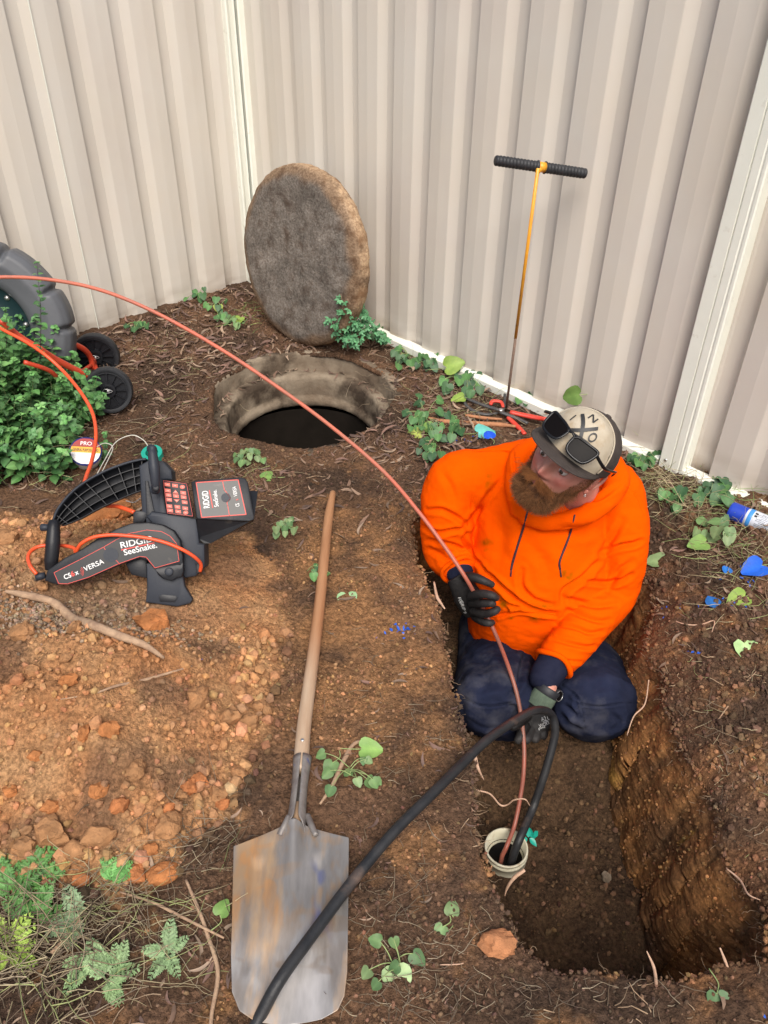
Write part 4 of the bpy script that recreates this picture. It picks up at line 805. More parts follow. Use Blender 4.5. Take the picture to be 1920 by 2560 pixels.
for k in range(6): blade(m, PZ(1318+k*3, 2092+rng.normal()*4, -.47), (rng.normal()*.4, -.4, 1), rng.normal(size=3), .03, .008, (1, 1, 1), 'oval')
tag(m.build('tape_scrap', m_teal), 'scrap of teal tape beside the pipe mouth on the pit floor', 'tape')
rk = PZ(1518, 2192, -.49); V = sh3[2]/np.abs(sh3[2]).max()*.017; m = MB(); m.add(V+rk, F3, (1.4, 1.35, 1.25)); tag(m.build('stone', m_conc, ang=25), 'small grey white stone on the pit floor by the clay wall', 'stone')
# ---------------------------------------------------------------- the two cables
m_cab = mat('push_cable', (.50, .105, .06), (.36, .10, .065), 16, .42, spec=.4, base3=(.34, .12, .075), s3=4, vcol=True)
m_hose = mat('black_hose', (.016, .017, .019), (.030, .030, .031), 18, .45, spec=.3, bump=.3, bscale=140, base3=(.15, .10, .075), s3=6, lo3=.56, hi3=.75)
cp = [(-260, 742, 2.55), (-120, 706, 2.6), (0, 693, 2.62), (130, 700, 2.62), (260, 728, 2.60), (400, 787, 2.55), (560, 878, 2.46), (700, 972, 2.36), (830, 1068, 2.24), (960, 1180, 2.10), (1050, 1284, 1.97), (1120, 1378, 1.88), (1160, 1438, 1.825), (1186, 1483, 1.815), (1215, 1535, 1.808), (1243, 1595, 1.745), (1272, 1670, 1.63), (1292, 1735, 1.565), (1304, 1800, 1.50), (1310, 1865, 1.44), (1309, 1930, 1.385), (1302, 1985, 1.345), (1287, 2060, 1.285)]
CP = catmull([PY(*a) for a in cp]+[PZ(1268, 2112, -.44), PZ(1256, 2138, -.465)], 8); m = MB(); tcol = np.linspace(0, 1, len(CP)); cc = np.array([1.12, 1.35, 1.4])*(1-sstep(tcol, .35, .6))[:, None]+np.array([.62, .85, .95])*sstep(tcol, .35, .6)[:, None]
CP = np.concatenate([CP, [CP[-1]+[-.004, -.004, -.12]]]); cc = np.concatenate([cc, cc[-1:]]); m.tube(CP, .0064, 14, col=cc); tag(m.build('push_cable', m_cab), 'long red push cable arching from the reel through a gloved hand into the pipe', 'cable')
hp = [(560, 2700, .52, None), (640, 2560, .60, None), (700, 2450, None, .055), (790, 2325, None, .05), (880, 2205, None, .05), (980, 2085, None, .055), (1080, 1985, None, .05), (1160, 1905, 1.165, None), (1220, 1848, 1.25, None), (1290, 1800, 1.345, None), (1340, 1776, 1.42, None), (1376, 1784, 1.475, None), (1388, 1822, 1.46, None), (1380, 1870, 1.43, None), (1358, 1945, 1.38, None), (1332, 2020, 1.33, None), (1302, 2090, None, -.42), (1284, 2136, None, -.46)]
HP = catmull([PY(u, v, y) if y else PZ(u, v, z) for u, v, y, z in hp], 8); HP = np.concatenate([HP, [HP[-1]+[-.008, -.006, -.12]]]); m = MB(); m.tube(HP, .0118, 20); tag(m.build('black_hose', m_hose), 'thick black hose crossing the shovel blade and bending over the lower glove into the pipe', 'hose')
# ---------------------------------------------------------------- inspection monitor
def mm(x, y): return 60+x/2.765, 1090+y/2.765
m_bp = mat('black_plastic', (.010, .0105, .013), (.016, .017, .020), 12, .42, spec=.3, bump=.12, bscale=160, base3=(.07, .06, .05), s3=9, lo3=.64, hi3=.8)
m_gp = mat('charcoal_plastic', (.022, .026, .035), (.030, .034, .043), 10, .5, spec=.3, bump=.15, bscale=200, base3=(.09, .075, .06), s3=7, lo3=.62, hi3=.8)
m_lab = mat('label_film', (.013, .014, .015), (.022, .022, .022), 8, .32, spec=.35, base3=(.12, .10, .085), s3=12, lo3=.62, hi3=.8)
m_red = mat('red_print', (.55, .05, .035), rough=.5); m_wht = mat('white_print', (.72, .72, .70), rough=.5); m_key = mat('red_keys', (.62, .11, .07), (.5, .12, .09), 40, .5); m_pale = mat('pale_key_mark', (.75, .45, .38), rough=.5)
MN = nrm((.14, -.80, .58)); base = PY(*mm(620, 900), 1.665)
mon = thing('inspection_monitor', 'black camera inspection monitor lying tilted on the clay heap', 'monitor', (-.62, 1.82, .2))
def q(x, y, d=0.): return PP(*mm(x, y), base+MN*d, MN)
def plate(name, pts, d, t, mt, parent=mon, inset=.004, smooth=False, tilt=None):
    P = np.array([q(x, y, d) for x, y in pts]); P = catmull(np.concatenate([P, P[:1]]), 4)[:-1] if smooth else P
    if tilt is not None:
        c = P.mean(0); nn = nrm(MN+np.array(tilt)); P = np.array([PP(*mm(x, y), c, nn) for x, y in pts]); P = catmull(np.concatenate([P, P[:1]]), 4)[:-1] if smooth else P; off = -nn*t
    else: off = -MN*t
    m = MB(); m.prism(P, off, inset=inset); o = m.build(name, mt, parent, smooth=True, ang=35); return fix_normals(o)
def line3(name, pts, d, r, mt, parent, closed=False, nn=None, c=None):
    P = np.array([PP(*mm(x, y), c, nn) if c is not None else q(x, y, d) for x, y in pts]); m = MB(); k = nn if nn is not None else MN
    if closed: P = np.concatenate([P, P[:1]])
    for a, b in zip(P[:-1], P[1:]): m.box((a+b)/2, (np.linalg.norm(b-a)+r, r, .0006), np.stack([nrm(b-a), nrm(np.cross(k, b-a)), k]))
    return m.build(name, mt, parent, smooth=False)
def text3(s, a, b, h, name, mt, parent, d=None, c=None, nn=None, bold=0., thick=.0004, lift=0.0006):
    """lettering from picture point a to b (baseline), cap height h in crop pixels"""
    cu = bpy.data.curves.new('t', 'FONT'); cu.body = s; cu.size = 1; cu.extrude = .01; cu.offset = bold; tmp = bpy.data.objects.new('t', cu); COL.objects.link(tmp)
    dg = bpy.context.evaluated_depsgraph_get(); me = bpy.data.meshes.new_from_object(tmp.evaluated_get(dg)); bpy.data.objects.remove(tmp)
    V, _ = verts_of(me); x0, x1 = V[:, 0].min(), V[:, 0].max(); k = nn if nn is not None else MN
    f = (lambda x, y: PP(*mm(x, y), c, k)) if c is not None else (lambda x, y: q(x, y, d))
    A_, B_ = f(*a), f(*b); u = np.array(b, float)-a; pv = np.array([u[1], -u[0]])/np.linalg.norm(u)*h; Cc = f(a[0]+pv[0], a[1]+pv[1])
    yh = V[:, 1].max() if not any(ch in s for ch in 'k') else .73
    W_ = A_+np.outer((V[:, 0]-x0)/(x1-x0), B_-A_)+np.outer(V[:, 1]/.70, Cc-A_)+np.outer(V[:, 2]/.01, k*thick)+k*lift
    set_verts(me, W_); me.name = name; o = link(me, name, mt, parent); return o
# folding arm with the printed label, nearest the lens
arm = plate('label_arm', [(140, 1000), (160, 925), (280, 842), (400, 780), (500, 712), (640, 640), (740, 603), (860, 596), (960, 615), (1035, 655), (1080, 720), (1100, 830), (1098, 900), (1060, 905), (905, 925), (850, 862), (800, 848), (700, 878), (560, 940), (390, 1008), (225, 1032)], 0, .035, m_bp, smooth=False, inset=.006)
lab = plate('printed_label', [(207, 945), (385, 855), (550, 768), (640, 715), (720, 675), (850, 650), (950, 660), (1010, 692), (1055, 745), (1072, 865), (905, 912), (845, 838), (800, 832), (650, 885), (450, 975), (300, 1022), (240, 1020)], .0008, .0007, m_lab, arm, inset=0)
line3('red_line', [(207, 945), (385, 855), (550, 768), (640, 715), (720, 675), (850, 650), (950, 660), (1010, 692), (1055, 745), (1072, 865), (905, 912), (845, 838), (800, 832), (650, 885), (450, 975), (300, 1022), (240, 1020)], .0012, .0016, m_red, lab, True)
line3('red_line', [(550, 768), (572, 800), (556, 822), (640, 862), (660, 884)], .0012, .0018, m_red, lab)
lens = MB(); lc_ = q(600, 822, .0012); lens.lathe([(.0205, 0), (.0205, .0004), (.001, .0004)], lc_, MN, n=32); lens.build('round_window', m_gp, lab, smooth=False)
TX = dict(d=.0012)
text3('RIDGID', (672, 776), (893, 728), 42, 'lettering', m_wht, lab, bold=.012, **TX); line3('red_line', [(676, 787), (898, 739)], .0014, .0035, m_red, lab); text3('SeeSnake.', (695, 825), (922, 770), 40, 'lettering', m_wht, lab, bold=.008, **TX)
text3('CS', (283, 992), (330, 973), 32, 'lettering', m_wht, lab, bold=.015, **TX); text3('6', (332, 972), (354, 963), 34, 'lettering', m_red, lab, bold=.03, **TX); text3('x', (357, 963), (382, 953), 34, 'lettering', m_wht, lab, bold=.015, **TX)
text3('VERSA', (422, 937), (556, 878), 34, 'lettering', m_wht, lab, bold=.006, **TX)
for k, r in enumerate((12, 20, 28)): line3('red_arc', [(384+r*math.cos(a), 942+r*1.3*math.sin(a)) for a in np.linspace(-1.1, .7, 7)], .0014, .0012, m_red, lab)
# housing behind the arm
hs = plate('housing', [(845, 560), (880, 520), (1040, 540), (1192, 572), (1215, 740), (1250, 750), (1253, 905), (1188, 972), (1112, 984), (1030, 900), (960, 700)], -.036, .14, m_gp, inset=.01)
plate('neck', [(792, 205), (868, 160), (962, 172), (1022, 238), (1026, 305), (962, 306), (966, 400), (990, 545), (1060, 580), (1050, 640), (930, 620), (840, 600), (838, 545), (812, 530), (800, 330)], -.050, .09, m_gp, inset=.009)
plate('ribbed_side', [(836, 310), (858, 312), (905, 540), (846, 548)], -.046, .02, m_bp, inset=.002)
kp = plate('keypad', [(958, 302), (1128, 326), (1172, 560), (988, 538)], -.030, .012, m_bp, hs, inset=.002)
line3('key_outline', [(963, 308), (1124, 331), (1166, 554), (992, 533)], -.0296, .001, m_red, kp, True)
for (x, y) in [(990, 335), (1043, 343), (1095, 352), (993, 377), (1047, 385), (1100, 393), (998, 408), (1050, 415), (1103, 423), (1003, 440), (1055, 447), (1110, 458), (1005, 485), (1060, 490), (1114, 500), (1010, 515), (1065, 522), (1118, 530)]:
    w_, h_ = 19, 12; sk = .08; K = [(x-w_+sk*-h_, y-h_-2), (x+w_, y-h_+2), (x+w_+2, y+h_+2), (x-w_+2, y+h_-2)]
    if (x, y) == (1095, 352) or (x, y) == (1118, 530): K = [(x+18*math.cos(a), y+14*math.sin(a)) for a in np.linspace(0, 6.28, 13)[:-1]]
    if y in (385, 447): sgn = -1 if y == 385 else 1; K = [(x-21, y-sgn*11), (x+21, y-sgn*11+3), (x, y+sgn*13)]
    kk = plate('key', K, -.0285, .0012, m_key, kp, inset=0); 
    P_ = [q(x-8, y-3, -.0281), q(x+9, y-1, -.0281), q(x+9, y+5, -.0281), q(x-7, y+3, -.0281)]; m = MB(); m.prism(P_, -MN*.0004); m.build('key_mark', m_pale, kk)
# screen hood: upper face seen obliquely, with a dark side
hn = nrm(MN+np.array([0, .05, .22])); hc3 = q(1360, 440, -.03)
def hq(x, y, d=0): return PP(*mm(x, y), hc3+hn*d, hn)
P = np.array([hq(*a) for a in [(1155, 318), (1180, 306), (1500, 283), (1530, 292), (1548, 318), (1592, 555), (1588, 578), (1555, 590), (1205, 574), (1190, 560)]]); m = MB(); m.prism(P, -hn*.02, inset=.004); hd_ = fix_normals(m.build('screen_hood', m_bp, mon, ang=35))
Q2 = [P[9], P[8], P[7], P[6]]; low = [q(1200, 700, -.055), q(1245, 742, -.055), q(1290, 740, -.055), q(1585, 592, -.050)]
V = np.array([hq(1198, 572, -.004), hq(1590, 575, -.004), q(1585, 592, -.052), q(1290, 742, -.058), q(1245, 742, -.058), q(1198, 705, -.058)]); V2 = V+np.array([0, .10, .03]); m = MB(); m.add(np.concatenate([V, V2]), [[0, 1, 2, 3, 4, 5], [11, 10, 9, 8, 7, 6]]+[[i, (i+1) % 6, 6+(i+1) % 6, 6+i] for i in range(6)]); o = fix_normals(m.build('hood_side', m_bp, mon, smooth=False))
HC = dict(c=hc3+hn*.0012, nn=hn)
P = np.array([PP(*mm(*a), hc3+hn*.0006, hn) for a in [(1190, 322), (1480, 303), (1535, 542), (1228, 563)]]); m = MB(); m.prism(P, -hn*.0004); hl_ = fix_normals(m.build('hood_label', m_lab, hd_, smooth=False))
line3('red_line', [(1190, 322), (1480, 303), (1535, 542), (1228, 563)], 0, .0028, m_red, hl_, True, hn, hc3+hn*.001)
line3('red_line', [(1372, 311), (1386, 375), (1402, 392), (1426, 430), (1402, 462), (1408, 480), (1420, 551)], 0, .002, m_red, hl_, False, hn, hc3+hn*.001)
m = MB(); m.lathe([(.0135, 0), (.0135, .0004), (.001, .0004)], PP(*mm(1396, 426), hc3+hn*.0009, hn), hn, n=28); m.build('round_window', m_gp, hl_, smooth=False)
text3('RIDGID', (1284, 496), (1270, 378), 42, 'lettering', m_wht, hl_, bold=.012, **HC); line3('red_line', [(1304, 494), (1282, 378)], 0, .003, m_red, hl_, False, hn, hc3+hn*.0012); text3('SeeSnake.', (1346, 488), (1330, 372), 30, 'lettering', m_wht, hl_, bold=.008, **HC)
text3('CS', (1490, 486), (1486, 464), 26, 'lettering', m_wht, hl_, bold=.012, **HC); text3('x', (1483, 444), (1480, 432), 26, 'lettering', m_red, hl_, bold=.012, **HC); text3('VERSA', (1476, 416), (1464, 348), 26, 'lettering', m_wht, hl_, bold=.004, **HC)
# carrying handle over the neck
a0, a1 = q(888, 70, .012), q(912, 388, .004); H5 = catmull([a0, q(890, 130, .018), q(900, 220, .022), q(908, 310, .018), a1], 6); L5 = len(H5); rr = np.interp(np.linspace(0, 1, L5), [0, .06, .12, .2, .5, .8, .88, .94, 1], [.0085, .0115, .0095, .0125, .0155, .0125, .0115, .0125, .010]); m = MB(); m.tube(H5, rr, 18); m.build('carrying_handle', m_gp, mon)
for p in (q(888, 92, -.012), q(908, 372, -.012)): m = MB(); m.tube([p, p+MN*.022], .013, 14); m.build('handle_post', m_gp, mon)
m = MB(); m.lathe([(.010, 0), (.010, .003), (.007, .005), (.002, .005)], q(912, 360, .018), MN, n=20); m.build('cap', m_bp, mon)
# grip between arm and cradle, knobs
G5 = catmull([q(208, 590, -.02), q(205, 640, -.012), q(200, 740, -.008), q(192, 830, -.010), q(178, 925, -.016)], 6); rr = np.interp(np.linspace(0, 1, len(G5)), [0, .1, .5, .85, 1], [.014, .0155, .0195, .0185, .0125]); m = MB(); m.tube(G5, rr, 18); m.build('grip', m_bp, mon)
for (x, y, d) in ((138, 632, -.015), (105, 972, -.006)):
    m = MB(); c = q(x, y, d); k = nrm(q(x+60, y-(0 if y < 800 else 15), d)-c); m.tube([c-k*.009, c-k*.007, c+k*.004, c+k*.016], [.008, .0105, .0105, .0085], 16); m.build('knob', m_gp, mon)
# ribbed cradle arch behind
outer = [(196, 600), (235, 505), (320, 400), (420, 320), (560, 243), (700, 190), (800, 165), (845, 160)]; inner = [(262, 622), (380, 575), (520, 500), (640, 445), (740, 402), (805, 378), (835, 370)]
d_b = -.055
O3 = np.array([q(x, y, d_b) for x, y in outer]); I3 = np.array([q(x, y, d_b) for x, y in inner]); O3 = catmull(O3, 5); I3 = catmull(I3, 5); I3 = np.stack([np.interp(np.linspace(0, 1, len(O3)), np.linspace(0, 1, len(I3)), I3[:, a]) for a in range(3)], 1)
m = MB(); n = len(O3); BK = -MN*.030; V = np.concatenate([O3, I3, O3+BK, I3+BK]); i = np.arange(n-1); m.add(V, np.concatenate([np.stack([i+2*n, i+1+2*n, i+1+3*n, i+3*n], 1), np.stack([i, i+1, i+1+2*n, i+2*n], 1), np.stack([i+n, i+3*n, i+1+3*n, i+1+n], 1)]))
cr_ = m.build('cradle', m_bp, mon); me = evaluated(cr_, [('SOLIDIFY', dict(thickness=.003, offset=0))]); cr_ = link(me, 'cradle', None, mon)
m = MB(); m.tube(O3+MN*.001, .0036, 8); m.build('cradle_edge', m_gp, cr_)
m = MB()
for f in (.25, .5, .75):
    Pm = O3*(1-f)+I3*f; m.tube(Pm+BK*.35, [[.0012, .010]]*n, 6, up=(0, 0, 1)) if False else [m.box((a+b)/2+BK*.5, (np.linalg.norm(b-a)*1.02, .0018, .024), np.stack([nrm(b-a), nrm(np.cross(MN, b-a)), MN])) for a, b in zip(Pm[:-1], Pm[1:])]
for k in range(3, n-1, 4): a, b = O3[k], I3[max(0, k-1)]; m.box((a+b)/2+BK*.5, (np.linalg.norm(b-a), .0018, .022), np.stack([nrm(b-a), nrm(np.cross(MN, b-a)), MN]))
m.build('ribs', m_bp, cr_, smooth=False)
# foot and hinge
plate('foot', [(845, 880), (1092, 890), (1098, 960), (1112, 1040), (1166, 1130), (1150, 1158), (1060, 1182), (840, 1152), (848, 1050)], -.020, .030, m_gp, inset=.006)
ft = plate('foot_pad', [(930, 1108), (960, 1096), (1050, 1104), (1062, 1122), (1040, 1150), (940, 1146)], -.018, .004, m_bp, inset=.001)
plate('hinge', [(905, 915), (1098, 872), (1105, 930), (1090, 975), (1060, 982), (1020, 1004), (960, 990), (925, 960)], .000, .03, m_bp, inset=.005)
m = MB(); m.lathe([(.012, 0), (.012, .004), (.009, .006), (.002, .006)], q(1003, 938, .001), MN, n=20); m.build('hinge_bolt', m_gp, mon)
plate('battery', [(700, 885), (760, 800), (850, 850), (850, 985), (740, 960)], -.030, .05, m_bp, inset=.006)
plate('socket_block', [(752, 530), (775, 514), (845, 520), (852, 560), (830, 600), (752, 606)], -.05, .05, m_bp, inset=.006)
plate('side_vent', [(1185, 880), (1225, 885), (1228, 940), (1190, 950)], -.034, .01, m_bp, inset=.002)
# orange lead of the monitor
m_lead = mat('orange_lead', (.72, .085, .02), (.62, .08, .03), 20, .4, spec=.45)
lp = catmull([q(88, 955, .005), q(45, 900, .0), q(28, 835, -.02), q(60, 785, -.04), q(135, 758, -.05), q(270, 758, -.045), q(345, 775, -.03), q(358, 800, -.01), q(395, 745, .012), q(480, 700, .018), q(600, 684, .020), q(720, 690, .020), q(850, 706, .020), q(980, 738, .018), q(1100, 788, .014), q(1180, 838, .004), q(1222, 885, -.015), q(1218, 935, -.03)], 8)
m = MB(); m.tube(lp, .0052, 12); tag(m.build('orange_lead', m_lead), 'bright orange cable looped round the grip and over the label of the monitor', 'cable')
def gp(u, v, h): return G(u, v, h)
pl = catmull([PY(-60, 780, 2.72), PY(0, 820, 2.68), PY(60, 852, 2.64), PY(110, 885, 2.60), PY(160, 930, 2.56), PY(205, 985, 2.45), PY(232, 1035, 2.38), PY(240, 1090, 2.26), PY(230, 1150, 2.12), PY(212, 1205, 1.98), q(430, 420, -.11), q(500, 455, -.12), q(575, 482, -.115), q(650, 487, -.10), q(765, 528, -.075)], 8)
m = MB(); m.tube(pl, .0062, 12); tag(m.build('orange_lead', m_lead), 'bright orange cable running from the reel through the mint bush to the monitor', 'cable')
# ---------------------------------------------------------------- reel with its cart
m_reel = mat('grey_reel_plastic', (.078, .083, .092), (.10, .105, .114), 6, .48, spec=.4, bump=.1, bscale=200, base3=(.17, .165, .16), s3=5, lo3=.6, hi3=.8)
m_hub = mat('reel_dark', (.012, .03, .035), rough=.35); m_frame = mat('red_frame', (.58, .06, .025), (.55, .07, .03), 20, .38, spec=.5)
rc = PY(-62, 836, 2.98); rax = nrm((.20, -.93, .26)); rl_ = thing('camera_reel', 'large grey camera cable reel on a red wheeled frame, cut by the left edge', 'reel', (rc[0], rc[1], 0))
m = MB(); prof = [(.212, -.16), (.212, -.015), (.222, .0), (.240, .012), (.300, .030), (.345, .024), (.368, .004), (.376, -.02), (.378, -.09), (.366, -.145), (.34, -.165), (.212, -.17)]
pf = []
for a, b in zip(prof[:-1], prof[1:]):
    k = max(1, int(math.hypot(b[0]-a[0], b[1]-a[1])/.008)); pf += [(a[0]+(b[0]-a[0])*t/k, a[1]+(b[1]-a[1])*t/k) for t in range(k)]
pf.append(prof[-1]); m.lathe(pf, rc, rax, n=360, caps=False, xd=(1, 0, 0)); V = m.v[0]; rel = V-rc; al = rel@rax; rv = rel-np.outer(al, rax); rad = np.linalg.norm(rv, axis=1); xh = nrm(np.array([1., 0, 0])-rax*rax[0]); yh = np.cross(rax, xh); aa = np.degrees(np.arctan2(rv@yh, rv@xh))
dep = np.zeros(len(V))
for a0_ in (64, 29, 3, -28, -60, 100, 135, 170, -95, -130): 
    d_ = np.abs((aa-a0_+180) % 360-180); dep += np.exp(-(d_/1.7)**2)
for a0_ in (14,): d_ = np.abs(aa-a0_); dep += .5*np.exp(-(d_/3.)**2)*0
dep = np.clip(dep, 0, 1)*sstep(rad, .30, .355); V = V-(rv/rad[:, None])*(dep*.020)[:, None]-rax*(dep*.012*(al > -.03))[:, None]; bulge = .002*np.cos(np.radians((aa-15)*9))*sstep(rad, .3, .37); m.v[0] = V+(rv/rad[:, None])*bulge[:, None]
m.build('drum', m_reel, rl_)
m = MB(); m.lathe([(.218, -.02), (.216, -.028), (.06, -.028), (.055, .0), (.02, .0), (.002, .0)], rc, rax, n=64, caps=False); m.lathe([(.22, -.166), (.001, -.166)], rc, rax, n=48, caps=False); hb = m.build('hub_plate', m_hub, rl_)
for a in range(10, 370, 36):
    r_ = .195; p = rc+xh*r_*math.cos(math.radians(a))+yh*r_*math.sin(math.radians(a))-rax*.027; m = MB(); m.lathe([(.011, 0), (.011, .003), (.007, .004), (.006, .007), (.001, .007)], p, rax, n=12); m.build('bolt', m_bolt, hb)
text3('SEESNAKE', (0, 0), (1, 1), 1, 'x', m_gp, rl_) if False else None
# wheels
def wheel(c, axn, R0, name='wheel'):
    m = MB(); w_ = .045; m.lathe([(R0*.80, -w_/2), (R0*.80, w_/2*.85), (R0*.86, w_/2), (R0*.95, w_/2*.96), (R0*.99, w_/2*.7), (R0, 0), (R0*.99, -w_/2*.7), (R0*.95, -w_/2), (R0*.80, -w_/2)], c, axn, n=96, caps=False)
    V = m.v[0]; rel = V-c; al = rel@axn; rv = rel-np.outer(al, axn); rd = np.linalg.norm(rv, axis=1); x_ = frame(axn, (1, 0, 0)); an = np.arctan2(rv@x_[1], rv@x_[0]); gr = .0018*(np.sin(an*48+np.sign(al)*1.2) > .2)*(rd > R0*.97); m.v[0] = V-rv/rd[:, None]*gr[:, None]
    wl = m.build(name, m_rub, rl_, ang=40)
    m = MB(); m.lathe([(R0*.81, -.008), (R0*.81, .016), (R0*.74, .017), (R0*.72, .006), (R0*.34, .006), (R0*.30, .018), (R0*.2, .019), (R0*.18, .008), (.001, .008)], c, axn, n=64, caps=False)
    for a in np.linspace(0, 2*math.pi, 12, endpoint=False):
        e = x_[0]*math.cos(a)+x_[1]*math.sin(a); m.box(c+e*R0*.53+axn*.010, (R0*.44, .004, .012), np.stack([e, np.cross(axn, e), axn]))
    rm = m.build('rim', m_bp, wl, ang=40); m = MB(); m.tube([c-axn*.02, c+axn*.026], .006, 12); m.tube(catmull([c+axn*.024-x_[0]*.022, c+axn*.026-x_[0]*.01+x_[1]*.010, c+axn*.026+x_[0]*.018, c+axn*.026-x_[0]*.012-x_[1]*.009, c+axn*.024-x_[0]*.022], 6), .0012, 6); m.build('axle_pin', m_bolt, wl)
wa = nrm((.18, -.93, .22)); w1 = PZ(272, 975, .098); R1 = 59*((w1-C0)@cF)/FPX; wheel(w1, wa, R1)
w2 = PZ(240, 890, .10); w2 = PY(240, 890, w1[1]+.42); R2 = 58*((w2-C0)@cF)/FPX; wheel(w2, nrm((.18, -.95, .12)), R2)
for P_, r_ in (([(178, 858, 3.10), (208, 872, 3.16), (226, 893, 3.2), (232, 922, 3.2)], .0125), ([(95, 870, 2.78), (130, 893, 2.82), (170, 915, 2.86), (230, 945, 2.93), (272, 975, 2.99)], .013), ([(0, 800, 2.76), (50, 842, 2.78), (100, 872, 2.80)], .012), ([(155, 945, 2.9), (200, 930, 3.05), (238, 905, 3.25)], .008), ([(60, 905, 2.75), (120, 925, 2.8), (150, 950, 2.84)], .009), ([(236, 888, 3.38), (236, 912, 3.25), (262, 960, 3.02)], .011)):
    m = MB(); m.tube(catmull([PY(*a) for a in P_], 6), r_, 12); m.build('frame_tube', m_frame, rl_)
# ---------------------------------------------------------------- cord spool, string and tape roll behind the monitor
m_paper = mat('white_cord', (.72, .71, .66), (.6, .59, .53), 60, .8, bump=.6, bscale=260, vcol=True)
sp = thing('cord_spool', 'spool of white cord with red, yellow and white label by the bush', 'spool', G(212, 1165)); sc_ = PZ(214, 1128, .08)+0; sa = nrm((.25, -.55, .8)); r_s = 38*((sc_-C0)@cF)/FPX
m = MB(); m.lathe([(r_s*.82, -.075), (r_s*.9, -.06), (r_s*.92, -.01), (r_s*.8, -.004)], sc_+sa*-.0, sa, n=40); m.build('wound_cord', m_paper, sp)
m_navy = mat('navy_card', (.02, .03, .16), rough=.5); m_yl = mat('yellow_print', (.70, .36, .03), rough=.5); m_rp = mat('dark_red_print', (.30, .02, .02), rough=.5)
m = MB(); m.lathe([(r_s*1.02, -.004), (r_s*1.02, 0), (.001, 0)], sc_, sa, n=48); dk = m.build('label_disc', m_navy, sp); Fs = frame(sa, (1, 0, .1))
def band(y0, y1, mt, name, rr=.93):
    pts = []; ys_ = np.linspace(y0, y1, 8)
    L_ = [(-math.sqrt(max(0, rr*rr-y*y)), y) for y in ys_]; R__ = [(math.sqrt(max(0, rr*rr-y*y)), y) for y in ys_[::-1]]
    P = [sc_+sa*.0012+(Fs[0]*a+Fs[1]*b)*r_s for a, b in L_+R__]; m = MB(); m.prism(P, -sa*.0009); return fix_normals(m.build(name, mt, dk, smooth=False))
band(.30, .90, m_rp, 'red_band'); yb = band(-.12, .30, m_yl, 'yellow_band'); band(-.90, -.12, m_wht, 'white_band')
def textf(s, c, ux, uy, width, height, mt, parent, off, bold=.01, name='lettering'):
    cu = bpy.data.curves.new('t', 'FONT'); cu.body = s; cu.size = 1; cu.extrude = .01; cu.offset = bold; tmp = bpy.data.objects.new('t', cu); COL.objects.link(tmp)
    dg = bpy.context.evaluated_depsgraph_get(); me = bpy.data.meshes.new_from_object(tmp.evaluated_get(dg)); bpy.data.objects.remove(tmp); V, _ = verts_of(me)
    x0, x1 = V[:, 0].min(), V[:, 0].max(); W_ = np.array(c)+np.outer(((V[:, 0]-x0)/(x1-x0)-.5)*width, ux)+np.outer((V[:, 1]/.7-.5)*height, uy)+np.outer(V[:, 2]/.01*.0003, off)+np.array(off)*.0008; set_verts(me, W_); me.name = name; return link(me, name, mt, parent)
m_ink = mat('black_print', (.02, .02, .02), rough=.5)
textf('PRO', sc_+sa*.001+Fs[1]*r_s*.55, Fs[0], Fs[1], r_s*.7, r_s*.26, m_wht, dk, sa); textf('GENERAL PURPOSE CORD', sc_+sa*.001+Fs[1]*r_s*.08, Fs[0], Fs[1], r_s*1.6, r_s*.2, m_ink, dk, sa)
m = MB(); m.tube(catmull([PY(240, 1118, 2.42), PY(262, 1108, 2.40), PY(282, 1118, 2.35), PY(270, 1150, 2.25), PY(252, 1185, 2.12)], 8), .0016, 6, col=(1, 1, .95)); m.tube(catmull([PY(232, 1205, 2.10), PY(262, 1150, 2.25), PY(290, 1105, 2.36), PY(330, 1088, 2.42), PY(358, 1100, 2.40), PY(372, 1118, 2.32)], 8), .0016, 6, col=(1, 1, .95)); m.tube(catmull([PY(315, 1252, 1.98), PY(335, 1256, 1.97), PY(352, 1245, 1.97)], 6), .0016, 6)
tag(m.build('white_string', m_paper), 'loops of white string running from the spool behind the monitor', 'string')
tp = thing('tape_roll', 'roll of green tape standing behind the carrying handle of the monitor', 'tape', G(380, 1150)); tc_ = PZ(381, 1137, .025)+0; m = MB(); ta = nrm((0, -.25, .95)); rt_ = 26*((tc_-C0)@cF)/FPX; m.lathe([(rt_*.6, -.014), (rt_, -.014), (rt_, .014), (rt_*.6, .014), (rt_*.6, -.014)], tc_, ta, n=48, caps=False); m.build('tape', m_teal, tp, ang=30)
# ---------------------------------------------------------------- loppers (shears) by the probe
m_blk = mat('black_shears', (.04, .042, .045), (.08, .075, .07), 40, .45, spec=.5); m_sred = mat('red_grip', (.62, .045, .025), (.5, .06, .04), 40, .45)
lo = thing('loppers', 'black hooked loppers with red handles lying behind the man at the foot of the probe', 'loppers', G(1240, 1025))
def gt(pts, r, name, mt, z=.02, n=10):
    P = catmull([G(u, v, zz) for (u, v, zz) in pts], 5); rr = np.interp(np.linspace(0, 1, len(P)), np.linspace(0, 1, len(r)), r); m = MB(); m.tube(P, np.stack([rr*.7, rr], 1), n, up=(0, 0, 1)); return m.build(name, mt, lo)
gt([(1248, 1025, .03), (1225, 1018, .03), (1195, 1008, .03), (1175, 1000, .025), (1160, 995, .02)], [.008, .010, .008, .008, .003], 'hook_blade', m_blk)
gt([(1160, 995, .02), (1165, 1012, .015), (1185, 1028, .015), (1215, 1036, .015), (1245, 1032, .02)], [.003, .008, .009, .008, .006], 'hook_blade', m_blk)
gt([(1262, 985, .06), (1262, 1005, .045), (1255, 1028, .03)], [.006, .008, .008], 'hook_blade', m_blk)
